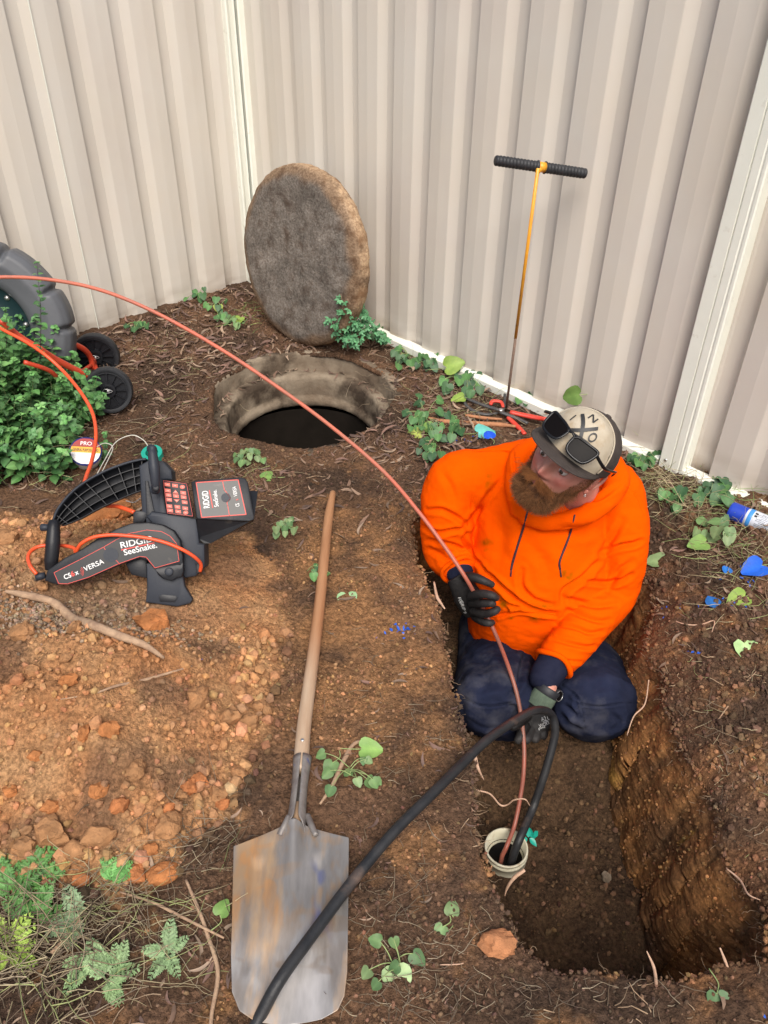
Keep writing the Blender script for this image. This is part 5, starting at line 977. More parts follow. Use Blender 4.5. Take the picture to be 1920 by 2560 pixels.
gt([(1250, 1030, .03), (1290, 1045, .025), (1320, 1058, .02)], [.010, .009, .008], 'tang', m_blk)
gt([(1275, 1030, .035), (1310, 1038, .032), (1345, 1045, .03), (1366, 1048, .03)], [.012, .013, .013, .011], 'red_handle', m_sred)
gt([(1270, 1043, .02), (1285, 1058, .015), (1300, 1072, .012), (1312, 1085, .01)], [.011, .012, .011, .009], 'red_handle', m_sred)
gt([(1226, 1012, .045), (1232, 1003, .05), (1252, 1005, .05), (1258, 1018, .04)], [.007, .010, .009, .006], 'red_handle', m_sred)
m = MB(); m.lathe([(.010, 0), (.010, .005), (.005, .007), (.001, .007)], G(1252, 1026, .035), (0, -.2, 1), n=16); m.build('pivot_bolt', m_bolt, lo)
# ---------------------------------------------------------------- blue spray can
m_cap = mat('blue_cap', (.012, .05, .42), rough=.4, spec=.5); m_canl = mat('can_label', (.66, .70, .76), (.60, .65, .72), 20, .35); m_cb = mat('light_blue_band', (.05, .25, .60), rough=.4)
ca = PZ(1826, 1276, .045); cb = PZ(2010, 1352, .040); cd = nrm(cb-ca); R_c = .033; can = thing('spray_can', 'spray can with blue cap and white label lying by the fence, right edge', 'spray can', (ca+cb)/2)
m = MB(); m.lathe([(.001, -.002), (R_c*.86, -.002), (R_c*.95, .002), (R_c*.97, .008), (R_c*.97, .052), (R_c*.90, .054)], ca, cd, n=40, caps=False); m.build('cap', m_cap, can, ang=40)
m = MB(); m.lathe([(R_c*.9, .053), (R_c, .058), (R_c, .19), (R_c*.9, .196), (.001, .196)], ca, cd, n=48, caps=False); bd = m.build('body', m_canl, can, ang=40)
m = MB(); m.lathe([(R_c+.0004, .062), (R_c+.0006, .0625), (R_c+.0006, .075), (R_c+.0004, .0755)], ca, cd, n=48, caps=False); m.build('blue_band', m_cb, bd)
vw = nrm(C0-ca); vn = nrm(vw-cd*np.dot(vw, cd)); vs = np.cross(cd, vn)
for k in range(11):      # rows of small print round the can
    th_ = math.radians(-50+k*9.5); nn_ = vn*math.cos(th_)+vs*math.sin(th_); c = ca+cd*.132+nn_*(R_c+.0003); sdv = np.cross(nn_, cd)
    textf('flammable keep away from heat shake well', c, cd, np.cross(nn_, cd), .085*(1 if k % 3 else .7), .0022, m_ink, bd, nn_, .0, 'small_print')
for k in (-1, 1): th_ = math.radians(-34+k*9); nn_ = vn*math.cos(th_)+vs*math.sin(th_); m = MB(); m.box(ca+cd*.085+nn_*(R_c+.0005), (.009, .007, .0008), np.stack([cd, np.cross(nn_, cd), nn_])); m.build('warning_mark', m_ink, bd, smooth=False)
# ---------------------------------------------------------------- the man in the pit
m_hood = mat('orange_fleece', (.84, .086, .0), (.76, .077, .0), 12, .95, bump=.25, bscale=900, spec=.04, vcol=True, bdist=.0008)
m_trou = mat('navy_drill', (.010, .013, .027), (.015, .018, .034), 14, .9, bump=.25, bscale=500, spec=.06, vcol=True, base3=(.060, .060, .066), s3=7, lo3=.50, hi3=.78, bdist=.0008)
m_navyk = mat('navy_knit', (.012, .014, .030), (.018, .020, .038), 30, .95, spec=.05, bump=.3, bscale=400, bdist=.0008)
m_skin = mat('skin', (.54, .27, .205), (.47, .20, .15), 28, .5, sub=.12, spec=.4, vcol=True, bump=.15, bscale=400, bdist=.0006)
m_beard = mat('beard_hair', (.85, .85, .85), (1.2, 1.15, 1.1), 60, .65, vcol=True, spec=.3)
m_glove = mat('black_glove', (.008, .007, .007), (.014, .013, .0125), 30, .6, spec=.22, bump=.35, bscale=350, vcol=True, bdist=.0008); m_cuffg = mat('green_cuff', (.09, .125, .085), (.06, .085, .06), 40, .9)
m_capb = mat('dark_cap_cloth', (.034, .025, .021), (.050, .038, .032), 30, .85, bump=.3, bscale=600, vcol=True, bdist=.0006); m_capw = mat('cream_cap_cloth', (.46, .41, .32), (.38, .32, .23), 12, .85, bump=.3, bscale=600, base3=(.34, .25, .15), s3=16, lo3=.55, hi3=.72, bdist=.0006)
man = thing('person', 'bearded man in orange hoodie and cap kneeling in the pit, holding a cable', 'person', (.50, 1.85, -.42))
def remesh(parts, name, vox=.006, smooth=6, fac=.5):
    """fuse closed overlapping lofts into one continuous skin"""
    m = MB()
    for f in parts: f(m)
    o = m.build(name, None, smooth=True)
    return evaluated(o, [('REMESH', dict(mode='VOXEL', voxel_size=vox, use_smooth_shade=True)), ('SMOOTH', dict(factor=fac, iterations=smooth))])
def limb(pts, rad, n=20, up=None, sub=6):
    P = catmull(pts, sub); rad = np.asarray(rad, float); 
    if rad.ndim == 1: rad = np.stack([rad, rad], 1)
    t = np.linspace(0, 1, len(rad)); R_ = np.stack([np.interp(np.linspace(0, 1, len(P)), t, rad[:, k]) for k in (0, 1)], 1)
    e = nrm(P[0]-P[1])*R_[0].min()*.45; g = nrm(P[-1]-P[-2])*R_[-1].min()*.45
    P = np.concatenate([[P[0]+e], P, [P[-1]+g]]); R_ = np.concatenate([R_[:1]*.6, R_, R_[-1:]*.6])
    return lambda m: m.tube(P, R_, n, up=up)
def ell(c, r, ax=None, seg=28):
    V, F = ICO[3]; A_ = np.eye(3) if ax is None else np.array(ax)
    return lambda m: m.add((V*np.array(r))@A_+np.array(c), F)
def crease(V, Nn, lines, gain=2.0):
    """press folds into cloth along traced lines; lines: (pixel points, width px, depth m)"""
    px = to_px(V); face = sstep((Nn*(C0-V)).sum(1)/np.linalg.norm(C0-V, axis=1), .0, .35); out = np.zeros(len(V))
    for pts, w_, dp in lines:
        dp = dp*gain; w_ = w_*.8
        P = catmull(np.array(pts, float), 5); d = np.full(len(V), 1e9); tt = np.zeros(len(V))
        for i in range(len(P)-1):
            a, b = P[i], P[i+1]; e = b-a; t = np.clip(((px-a)@e)/(e@e+1e-9), 0, 1); dd = np.linalg.norm(px-a-t[:, None]*e, axis=1); m_ = dd < d; d[m_] = dd[m_]; tt[m_] = (i+t[m_])/(len(P)-1)
        env = np.sin(np.pi*np.clip(tt*.9+.05, 0, 1))**.6
        out -= dp*env*np.exp(-(d/w_)**2); out += dp*.55*env*np.exp(-((d-w_*2.1)/(w_*1.1))**2)
    return V+Nn*(out*face)[:, None]
# --- body (one skin: neck, trunk, wrists) ------------------------------------
HSC = 1.13; HC = np.array([0.50374279, 1.79957253, 0.48667319])                     # middle of the head
HX, HF, HU = np.array([0.62042006, -0.70115031, -0.35137898]), np.array([-0.6587522, -0.70902231, 0.25166028]), np.array([0.42558722, -0.07533659, 0.90177598])      # head frame: left ear, face, up
shL, elL, wrL, haL = PY(1142, 1195, 2.05), PY(1116, 1372, 2.0), PY(1150, 1432, 1.90), PY(1190, 1492, 1.83)      # image-left arm
shR, elR, wrR, haR = PY(1545, 1215, 2.04), PY(1530, 1480, 1.90), PY(1368, 1728, 1.585), PY(1345, 1795, 1.535)
neck = PY(1440, 1240, 1.96)
cuR = PY(1392, 1648, 1.68)
tr = [PY(1340, 1620, 2.03), PY(1335, 1520, 2.0), PY(1345, 1420, 2.0), PY(1350, 1310, 2.02), PY(1355, 1225, 2.05), PY(1370, 1180, 2.07)]
# --- head ---------------------------------------------------------------------
V, F = ico(6); h = V.copy()
def HL(p): return HC+HSC*(p[..., 0:1]*HX+p[..., 1:2]*(-HF)+p[..., 2:3]*HU)       # local: x left ear, y back of head, z up (metres)
R3 = np.array([.078, .098, .116]); L_ = h*R3
L_[:, 0] *= 1-.16*sstep(-L_[:, 2], .0, .11); L_[:, 1] -= .010*sstep(-L_[:, 2], .02, .09)*(L_[:, 1] < 0)
def gz(c, s, a, d=(0, -1, 0)):
    global L_
    w_ = np.exp(-(((L_-np.array(c))/np.array(s))**2).sum(1)); L_ = L_+w_[:, None]*a*np.array(d, float)
gz((0, -.10, .022), (.045, .04, .012), .007); gz((0, -.098, .002), (.010, .03, .020), .010)
gz((0, -.105, -.012), (.012, .03, .018), .022); gz((0, -.118, -.024), (.014, .03, .011), .015); gz((.014, -.10, -.028), (.010, .03, .008), .011); gz((-.014, -.10, -.028), (.010, .03, .008), .011)
for s in (1, -1): gz((s*.032, -.088, .006), (.016, .03, .011), -.010); gz((s*.043, -.08, -.020), (.020, .04, .018), .009); gz((s*.03, -.09, .024), (.02, .03, .006), .004)
gz((0, -.10, -.052), (.026, .04, .007), .007); gz((0, -.10, -.0585), (.024, .04, .0025), -.005); gz((0, -.10, -.066), (.022, .04, .007), .006); gz((0, -.095, -.095), (.03, .05, .02), .008)
HV = HL(L_); red = np.exp(-(((np.abs(L_[:, 0])-.042)/.018)**2+((L_[:, 2]+.02)/.02)**2))*(L_[:, 1] < -.03)+np.exp(-((L_[:, 0]/.014)**2+((L_[:, 2]+.02)/.014)**2))*(L_[:, 1] < -.09); lip = np.exp(-((L_[:, 0]/.022)**2+((L_[:, 2]+.058)/.010)**2))*(L_[:, 1] < -.07)
hcol = np.ones((len(V), 3))*(1-red[:, None]*np.array([.0, .26, .22]))*(1-lip[:, None]*np.array([.12, .45, .35]))
body = MB(); body.add(HV, F, hcol)
bm_ = remesh([limb([tr[0]-[0, 0, .03], tr[1], tr[2], tr[3], tr[4], neck, neck*.4+HC*.6+HF*-.02], [(.13, .17), (.13, .17), (.125, .17), (.12, .18), (.09, .16), (.062, .062), (.058, .055)], up=(0, 1, 0)),
    limb([shL, elL, wrL*.9+elL*.1, wrL], [.055, .042, .028, .024]), limb([shR, elR, cuR, wrR, wrR*.8+haR*.2], [.055, .042, .030, .0275, .026]), limb([shL, tr[4], shR], [.06, .09, .06])], 'body', .008, 4)
bv, bn = verts_of(bm_); fc = np.array([p.vertices[:] for p in bm_.polygons if len(p.vertices) == 4]); body.add(bv, fc, (1, 1, 1)); bpy.data.meshes.remove(bm_)
# ears joined to the same skin
for s in (1, -1):
    c = HL(np.array([s*.077, .012, -.012])); E_ = []; nE = 15
    for k in range(nE):
        a = math.radians(-70+230*k/(nE-1)); E_.append(HL(np.array([s*(.079+.010*math.sin(max(0, math.pi*k/(nE-1)))), .016-math.cos(a)*(-.015), -.008+math.sin(a)*.028])))
    body.tube(E_, np.interp(np.linspace(0, 1, nE), [0, .2, .7, 1], [.006, .0052, .0045, .003]), 8)
    V2, F2_ = ICO[2]; body.add(HL(V2*np.array([.006, .015, .026])+np.array([s*.080, .014, -.012])), F2_, (.95, .8, .78)); body.add(HL(V2*np.array([.005, .007, .010])+np.array([s*.079, .010, -.040])), F2_, (1, .8, .78))
bo_ = body.build('body', m_skin, man)
# eyes
m_eye = mat('eye_white', (.70, .66, .62), rough=.2); m_iris = mat('iris', (.06, .045, .03), rough=.15); m_lid_ = m_skin
for s in (1, -1):
    ec = np.array([s*.031, -.0835, .005]); V2, F2_ = ICO[3]; m = MB(); m.add(HL(V2*.0118+ec), F2_); e = m.build('eye', m_eye, man); m = MB(); m.add(HL(V2*np.array([.0055, .004, .0055])+ec+np.array([0, -.0095, -.001])), F2_); m.build('iris', m_iris, e)
    m = MB(); k = (V2[:, 2] > .22); FF = F2_[k[F2_].all(1)]; m.add(HL(V2*.0130+ec), FF); k = (V2[:, 2] < -.42); m.add(HL(V2*.0128+ec), F2_[k[F2_].all(1)]); m.build('eyelid', m_lid_, e)
# hair strands: brows, beard, moustache, sideburns
def strands(name, n, samp, length, col0, col1, r=.00032, seg=5, curl=.25, lab=None):
    m = MB()
    for _ in range(n):
        p, d, g = samp(); L1 = length*rng.uniform(.55, 1.15)*g; P = [p]; dd = nrm(d)
        for k in range(seg): dd = nrm(dd+rng.normal(size=3)*curl); P.append(P[-1]+dd*L1/seg)
        m.tube(HL(np.array(P)), np.linspace(r, r*.35, seg+1), 3, col=np.array(col0)*(1-(f := rng.random()))+np.array(col1)*f, caps=False)
    return m.build(name, m_beard, man)
surf = L_.copy(); idx_b = np.where((surf[:, 1] < .015) & (surf[:, 2] < -.030-.0*surf[:, 1]) & (surf[:, 2] > -.125))[0]
def bw(p):
    x, y, z = p; a = abs(x)
    if z > -.058+ .066*sstepf(a, .046, .074) : return 0
    if a < .020 and -.072 < z < -.050: return .0
    if z > -.056 and a < .042: return 0
    return 1
def sstepf(x, a, b): t = min(1, max(0, (x-a)/(b-a))); return t*t*(3-2*t)
idx_b = np.array([i for i in np.where((surf[:, 1] < .02) & (surf[:, 2] < .012))[0] if bw(surf[i])])
cb_ = np.array([0, .01, -.02])
def samp_beard():
    p = surf[idx_b[rng.integers(0, len(idx_b))]]; n = nrm(p-cb_); g = .30+.95*sstepf(-p[2], .035, .095)+.25*sstepf(-p[1], .03, .09)
    if abs(p[0]) > .062: g *= .5
    return p+rng.normal(size=3)*.0012, n*.6+np.array([0, -.18, -.85])+rng.normal(size=3)*.22, g
# a soft core under the strands so that the beard has body
V2, F2_ = ICO[3]; Bc = V2*np.array([.054, .044, .036])+np.array([0, -.056, -.095]); Bc = Bc+nrmv(V2)*(.006*fbm(Bc*70, 3, .7))[:, None]
m = MB(); m.add(HL(Bc), F2_, np.array([.10, .042, .016])); m.build('beard_core', m_beard, man)
strands('beard', 9000, samp_beard, .031, (.065, .028, .012), (.34, .155, .062), .00042, 5, .22)
def samp_core():
    v = nrm(rng.normal(size=3)); 
    if v[2] > .3: v[2] *= -1
    p = v*np.array([.053, .043, .035])+np.array([0, -.056, -.095]); return p, v*.7+np.array([0, -.1, -.6])+rng.normal(size=3)*.3, 1
strands('beard', 6500, samp_core, .023, (.060, .026, .011), (.35, .165, .068), .00042, 5, .3)
def samp_mous():
    x = rng.normal()*.018; p = np.array([x, -.112+abs(x)*.45, -.042-abs(x)*.18+rng.normal()*.0028]); return p, np.array([np.sign(x)*.8, -.35, -.75])+rng.normal(size=3)*.2, 1
strands('moustache', 1500, samp_mous, .024, (.16, .060, .020), (.34, .14, .045), .0004, 4, .15)
def samp_brow():
    s = rng.choice([-1, 1]); x = rng.uniform(.014, .046); return np.array([s*x, -.099+.28*(x-.014), .020+.10*(x-.014)-2.2*(x-.014)**2+rng.normal()*.0016]), np.array([s*1., -.3, .2])+rng.normal(size=3)*.2, 1
strands('eyebrows', 420, samp_brow, .010, (.14, .06, .025), (.25, .12, .05), .0004, 3, .1)
def samp_side():
    s = rng.choice([-1, 1]); return np.array([s*.0745, rng.uniform(-.028, .055), rng.uniform(.000, .035)+rng.normal()*.003]), np.array([s*.2, .5, -.8])+rng.normal(size=3)*.25, 1
strands('hair', 1800, samp_side, .016, (.06, .03, .014), (.16, .075, .03), .0004, 4, .2)
# --- cap -----------------------------------------------------------------------
V2, F2_ = ico(6); K0 = .031; k = V2[:, 2] > -.12
cr = V2*np.array([.092, .112, .098]); cr[:, 2] = np.where(V2[:, 2] < 0, V2[:, 2]*.098, cr[:, 2])
fm = sstep(-V2[:, 1], .15, .5); cr[:, 2] += .012*fm*sstep(V2[:, 2], .3, .9); cr[:, 1] -= .006*fm*sstep(V2[:, 2], .2, .6)
cr = cr+np.array([0, .0, K0]); cr[:, 2] -= .16*np.clip(cr[:, 1], 0, 1)*0
tilt = math.radians(-9); Rt = np.array([[1, 0, 0], [0, math.cos(tilt), -math.sin(tilt)], [0, math.sin(tilt), math.cos(tilt)]])
def HCp(p): return HL(p@Rt.T)
seam = np.minimum(np.abs(V2[:, 0]), .5); cr -= V2*(.0016*np.exp(-(V2[:, 0]/.012)**2))[:, None]; cr += V2*(.0015*fbm(V2*3, 3))[:, None]
front = V2[:, 1] < -.42+.26*np.clip(V2[:, 2], 0, 1)
FF = F2_[k[F2_].all(1)]; isf = front[FF].all(1)
capo = thing('cap_holder', '', '') if False else None
m = MB(); m.add(HCp(cr), FF[~isf]); cap = m.build('cap', m_capb, man); cme = evaluated(cap, [('SOLIDIFY', dict(thickness=.002, offset=0))]); cap = link(cme, 'cap', None, man)
m = MB(); m.add(HCp(cr*1.0+V2*.0006), FF[isf]); fp = m.build('front_panel', m_capw, cap); cme = evaluated(fp, [('SOLIDIFY', dict(thickness=.0024, offset=0))]); fp = link(cme, 'front_panel', None, cap)
pip = []
for t in np.linspace(-1, 1, 61):
    z_ = max(0, 1-abs(t)**2.2)*.985; yv = -.42+.26*z_; xv = math.copysign(math.sqrt(max(0, 1-z_*z_-yv*yv)), t); v_ = nrm((xv, yv, z_)); p_ = v_*np.array([.092, .112, .098]); f_ = float(sstep(-v_[1], .15, .5)); p_[2] += .012*f_*float(sstep(v_[2], .3, .9)); p_[1] -= .006*f_*float(sstep(v_[2], .2, .6)); pip.append(p_+v_*.0018+np.array([0, 0, K0]))
m = MB(); m.tube(HCp(np.array(pip)), .0022, 8); m.build('piping', m_capw, fp)
nu, nv = 61, 26; U = np.linspace(-1, 1, nu); Br = []
for j in range(nv):
    f = j/(nv-1)
    for u_ in U:
        a = u_*math.radians(76); x = .0915*math.sin(a); y = -.1115*math.cos(a); ex = math.sqrt(max(0, 1-(abs(u_))**2.6))
        y2 = y-.071*f*ex; x2 = x*(1+.05*f*ex); z = K0-.004-.004*f-.20*x2*x2*6*(.2+f*.35)+.0006*math.sin(f*26)
        Br.append((x2, y2, z))
i = np.arange(nv-1)[:, None]*nu+np.arange(nu-1)[None]; m = MB(); m.add(HCp(np.array(Br)), np.stack([i, i+1, i+nu+1, i+nu], -1).reshape(-1, 4)); br = m.build('brim', m_capb, cap); bme = evaluated(br, [('SOLIDIFY', dict(thickness=.003, offset=0))]); br = link(bme, 'brim', None, cap)
m = MB(); m.add(HCp(ICO[2][0]*np.array([.008, .008, .003])+np.array([0, .012, K0+.099])), ICO[2][1]); m.build('button', m_capb, cap)
# crossed strokes and letters on the front panel, wrapped on its surface
_ce = math.radians(36); _cd = np.array([0, -math.cos(_ce), math.sin(_ce)]); _ct = np.array([0, math.sin(_ce), math.cos(_ce)])
def on_cap(a, b, lift=.0045):            # a: across (m), b: up the panel (m) from the middle of the front panel -> local point
    v = _cd+np.multiply.outer(a/.094, np.array([1., 0, 0]))+np.multiply.outer(b/.102, _ct); v = v/np.linalg.norm(v, axis=-1, keepdims=True); p = v*np.array([.092, .112, .098]); f_ = sstep(-v[..., 1], .15, .5)
    p[..., 2] += .012*f_*sstep(v[..., 2], .3, .9); p[..., 1] -= .006*f_*sstep(v[..., 2], .2, .6); return p+v*lift+np.array([0, 0, K0])
def cstroke(m, a0, b0, a1, b1, w_, n=12, bend=0):
    t = np.linspace(0, 1, n); A = a0+(a1-a0)*t; B = b0+(b1-b0)*t; dx, dy = a1-a0, b1-b0; l = math.hypot(dx, dy); nx_, ny_ = -dy/l*w_/2, dx/l*w_/2; A = A+nx_*bend*np.sin(np.pi*t); B = B+ny_*bend*np.sin(np.pi*t)
    P = np.concatenate([on_cap(A+nx_, B+ny_), on_cap(A-nx_, B-ny_)]); i = np.arange(n-1); m.add(HCp(P), np.stack([i, i+1, i+n+1, i+n], 1))
m = MB(); cstroke(m, -.022, -.022, .026, .024, .0075, bend=-1.2); cstroke(m, -.026, .024, .022, -.022, .0075, bend=1.0); m.build('crossed_strokes', m_ink, fp)
for st_ in ([(-.008, .024, -.008, .040), (-.008, .040, .008, .024), (.008, .024, .008, .040)], [(-.034, -.002, -.034, .014)], [(.034+.008*math.cos(a), .004+.009*math.sin(a), .034+.008*math.cos(a+.45), .004+.009*math.sin(a+.45)) for a in np.arange(14)*2*math.pi/14]):
    m = MB()
    for q4 in st_: cstroke(m, *q4, .0034, 3 if len(st_) > 4 else 8)
    m.build('letter', m_ink, fp)
# --- sunglasses on the brim ------------------------------------------------------
m_gls = mat('dark_lens', (.006, .005, .005), rough=.15, spec=.04); m_frm = mat('glossy_black', (.008, .008, .009), rough=.25, spec=.3)
sg = thing('sunglasses', 'black framed sunglasses pushed up on the front of the cap above the brim', 'sunglasses', HCp(np.array([0, -.14, .07])))
def SGp(a, b, d=0.): 
    # a across, b up, d forward; the front of the glasses leans on the crown over the brim
    y = -.130+ .50*b+3.2*a*a-d*.85; z = .066+b*.88+d*.5; return HCp(np.array([a, y, z]))
for s in (-1, 1):
    out = [(s*.009, .010), (s*.016, .018), (s*.045, .021), (s*.068, .020), (s*.071, .006), (s*.066, -.016), (s*.054, -.023), (s*.026, -.022), (s*.013, -.012)]
    O_ = catmull([SGp(a, b) for a, b in out+out[:1]], 4)[:-1]; m = MB(); m.tube(O_, [[.0028, .0038]]*len(O_), 8, closed=True); fr_o = m.build('lens_rim', m_frm, sg)
    cL = O_.mean(0); nL = nrm(np.cross(O_[4]-cL, O_[16]-cL)); nL = nL if nL@(C0-cL) > 0 else -nL; m = MB(); m.add(np.concatenate([[cL+nL*.003], O_]), [[0, 1+k, 1+(k+1) % len(O_)] for k in range(len(O_))]); m.build('lens', m_gls, fr_o)
    P = catmull([SGp(s*.069, .013), HCp(np.array([s*.096, -.085, .062])), HCp(np.array([s*.101, -.03, .052])), HCp(np.array([s*.098, .03, .040])), HCp(np.array([s*.090, .055, .022]))], 6); m = MB(); m.tube(P, [[.0045, .0018]]*len(P), 8, up=HU); m.build('temple', m_frm, sg)
m = MB(); m.tube(catmull([SGp(-.010, .012), SGp(0, .016, .002), SGp(.010, .012)], 5), [[.003, .0028]]*11, 8); m.build('bridge', m_frm, sg)
m = MB(); m.tube(catmull([SGp(-.068, .019), SGp(-.035, .022, .001), SGp(0, .017, .001), SGp(.035, .022, .001), SGp(.068, .019)], 6), .0026, 8); m.build('brow_bar', m_frm, sg)
# ear rings
s = 1 if HL(np.array([1., 0, 0]))[1] < HL(np.array([-1., 0, 0]))[1] else -1
er = HL(np.array([s*.083, .010, -.050])); a = np.linspace(0, 2*math.pi, 20, endpoint=False); m = MB(); m.tube([er+HF*.007*math.cos(t)+HU*.007*math.sin(t) for t in a], .0011, 6, closed=True); m.build('earring', m_bolt, man)
m = MB(); m.add(HL(ICO[1][0]*.0022+np.array([s*.090, .026, .012])), ICO[1][1]); m.build('ear_stud', m_bolt, man)
# --- hoodie ---------------------------------------------------------------------
slL, slR = wrL*.72+elL*.28, None
cuR = PY(1392, 1648, 1.68)
parts = [limb([tr[0]+[0, -.02, .035], tr[1]+[0, -.035, 0], tr[2]+[0, -.045, 0], tr[3]+[0, -.02, 0], tr[4], tr[5]+[.01, 0, .0]], [(.155, .22), (.182, .235), (.18, .228), (.165, .212), (.145, .20), (.10, .15)], 36, up=(0, 1, 0)),
    limb([shL*.35+tr[4]*.65, shL+[.01, 0, -.005], shL*.5+elL*.5+[-.012, -.01, .01], elL+[.006, 0, .0], wrL*.80+elL*.20], [.09, .092, .088, .085, .060], 26),
    limb([shR*.35+tr[4]*.65, shR+[-.02, 0, -.005], shR*.5+elR*.5+[.018, -.02, .02], elR+[.0, 0, 0], elR*.5+cuR*.5+[.006, 0, .012], cuR], [.088, .086, .080, .078, .074, .064], 26),
    limb([shL+[.03, 0, .01], tr[5]+[0, .02, .01], shR+[-.03, 0, .01]], [.070, .095, .07], 20),
    # hood lying round the neck and standing behind the head
    limb([PY(1300, 1280, 1.90), PY(1288, 1215, 1.93), PY(1302, 1145, 2.01), PY(1360, 1120, 2.10), PY(1450, 1120, 2.12), PY(1522, 1160, 2.04), PY(1545, 1205, 1.95), PY(1508, 1258, 1.88), PY(1450, 1292, 1.85), PY(1370, 1308, 1.86), PY(1310, 1290, 1.89)], [.030, .030, .036, .043, .045, .042, .036, .032, .028, .026, .028], 18)]
hm = remesh(parts, 'hoodie', .0052, 9, .55); HV_, HN_ = verts_of(hm)
S_ = lambda *p: [(1000+a/2.37, 980+b/2.37) for a, b in p]           # traced from an enlarged crop of the photograph
CR = [ (S_((400, 790), (330, 740), (250, 700), (170, 700)), 7, .006), (S_((395, 800), (300, 820), (220, 830), (130, 800)), 6, .006), (S_((385, 790), (440, 740), (520, 620), (600, 520)), 8, .005),
    (S_((390, 830), (380, 880), (430, 960), (500, 1050)), 6, .007), (S_((300, 1000), (230, 960), (170, 930)), 7, .004), (S_((370, 930), (290, 900), (160, 880)), 6, .005), (S_((440, 1000), (380, 985), (250, 1010)), 7, .004),
    (S_((500, 1060), (600, 1150), (700, 1230), (820, 1290), (920, 1310)), 7, .010), (S_((590, 1230), (700, 1270), (800, 1290)), 6, .005), (S_((720, 1060), (720, 1150), (790, 1230), (900, 1265)), 8, .006),
    (S_((960, 1250), (970, 1180), (1080, 1100), (1180, 1000)), 8, .007), (S_((1190, 960), (1280, 920), (1380, 900), (1430, 880)), 7, .006), (S_((1090, 1120), (1200, 1130), (1300, 1120), (1370, 1080)), 7, .006), (S_((980, 1220), (1080, 1250), (1180, 1270), (1280, 1260)), 8, .006),
    (S_((990, 1290), (1080, 1330), (1180, 1360), (1240, 1350)), 7, .006), (S_((930, 1380), (1040, 1400), (1120, 1430), (1190, 1420)), 6, .005), (S_((900, 1460), (1000, 1490), (1100, 1510), (1160, 1500)), 6, .005), (S_((860, 1540), (960, 1590), (1080, 1600)), 5, .0035),
    (S_((1180, 960), (1250, 880), (1320, 760)), 9, .004), (S_((1010, 620), (1150, 640), (1290, 560)), 6, .004), (S_((440, 350), (560, 345), (670, 352)), 2.5, .0015), (S_((430, 350), (440, 500), (420, 700)), 2.5, .0015), (S_((1330, 560), (1400, 620), (1450, 740)), 2.5, .002),
    (S_((670, 360), (680, 450), (690, 560)), 4, .004), (S_((450, 1170), (560, 1230), (640, 1290), (560, 1330)), 5, .003), (S_((590, 1330), (700, 1300), (820, 1310), (930, 1330)), 4, .005), (S_((760, 900), (850, 1000), (880, 1100)), 18, .004), (S_((560, 700), (600, 850), (590, 1000)), 20, .004), (S_((930, 800), (1060, 820), (1180, 800)), 16, .003), (S_((250, 480), (300, 560), (330, 660)), 10, .003), (S_((1380, 1000), (1300, 1060), (1230, 1180)), 8, .004)]
HV_ = crease(HV_, HN_, CR)
HV_ = HV_+HN_*(.0045*fbm(HV_*np.array([9, 9, 13]), 3, .5)+.0018*np.abs(fbm(HV_*np.array([26, 26, 40])+3, 3)))[:, None]
set_verts(hm, HV_)
hc_ = np.ones((len(HV_), 3)); pxh = to_px(HV_)
for (x, y, rx, ry, a) in ((510, 890, 26, 16, .45), (525, 520, 25, 50, .28), (515, 935, 14, 10, .2), (990, 1090, 40, 40, .35), (860, 1270, 50, 14, .5), (610, 1255, 20, 18, .5), (700, 1285, 40, 8, .4), (800, 1340, 30, 14, .3), (590, 1180, 20, 40, .3), (1310, 890, 14, 60, .15), (820, 1180, 60, 12, .12), (1000, 1180, 30, 30, .2), (660, 1340, 12, 6, .35)):
    u, v = 1000+x/2.37, 980+y/2.37; d = ((pxh[:, 0]-u)/(rx/2.37*1.2))**2+((pxh[:, 1]-v)/(ry/2.37*1.2))**2; w_ = a*np.exp(-d)*(.6+.9*np.clip(fbm(HV_*60, 2)+.3, 0, 1)); w_ = np.clip(w_*2.3, 0, .92); hc_ = hc_*(1-w_[:, None])+np.array([.30, .85, 1.])*w_[:, None]
set_cols(hm, hc_); hood = link(hm, 'hoodie', m_hood, man)
# hem band, cuffs, drawstrings, pocket edge
def tube_at(name, px, r, mt, parent, lift=.004, n=8, flat=None, sub=6, rr=None):
    """a cord lying on the hoodie, traced by pixels: found by casting onto the cloth"""
    from mathutils.bvhtree import BVHTree
    if not hasattr(tube_at, 'b') or tube_at.o is not parent:
        me_ = parent.data; tube_at.b = BVHTree.FromPolygons([v.co[:] for v in me_.vertices], [p.vertices[:] for p in me_.polygons]); tube_at.o = parent
    P = []
    for (u, v) in catmull(np.array([(a, b, 0) for a, b in px], float), sub)[:, :2]:
        d = ray(u, v); hit = tube_at.b.ray_cast(Vector(C0), Vector(nrm(d)))
        if hit[0] is not None: P.append(np.array(hit[0])+np.array(hit[1])*lift)
    P = np.array(P); 
    for _ in range(3): P[1:-1] = .5*P[1:-1]+.25*P[2:]+.25*P[:-2]
    m = MB(); m.tube(P, r if rr is None else np.interp(np.linspace(0, 1, len(P)), np.linspace(0, 1, len(rr)), rr), n); return m.build(name, mt, parent), P
m_cord = mat('maroon_cord', (.035, .012, .02), (.05, .018, .025), 60, .7)
tube_at('drawstring', S_((757, 700), (735, 790), (700, 900), (668, 1010), (660, 1050)), .0034, m_cord, hood, .001, rr=[.0026, .0036, .0036, .0036, .0034])
tube_at('drawstring', S_((1036, 728), (1015, 810), (985, 900), (945, 1000), (948, 1050)), .0034, m_cord, hood, .001, rr=[.0026, .0036, .0036, .0036, .0034])
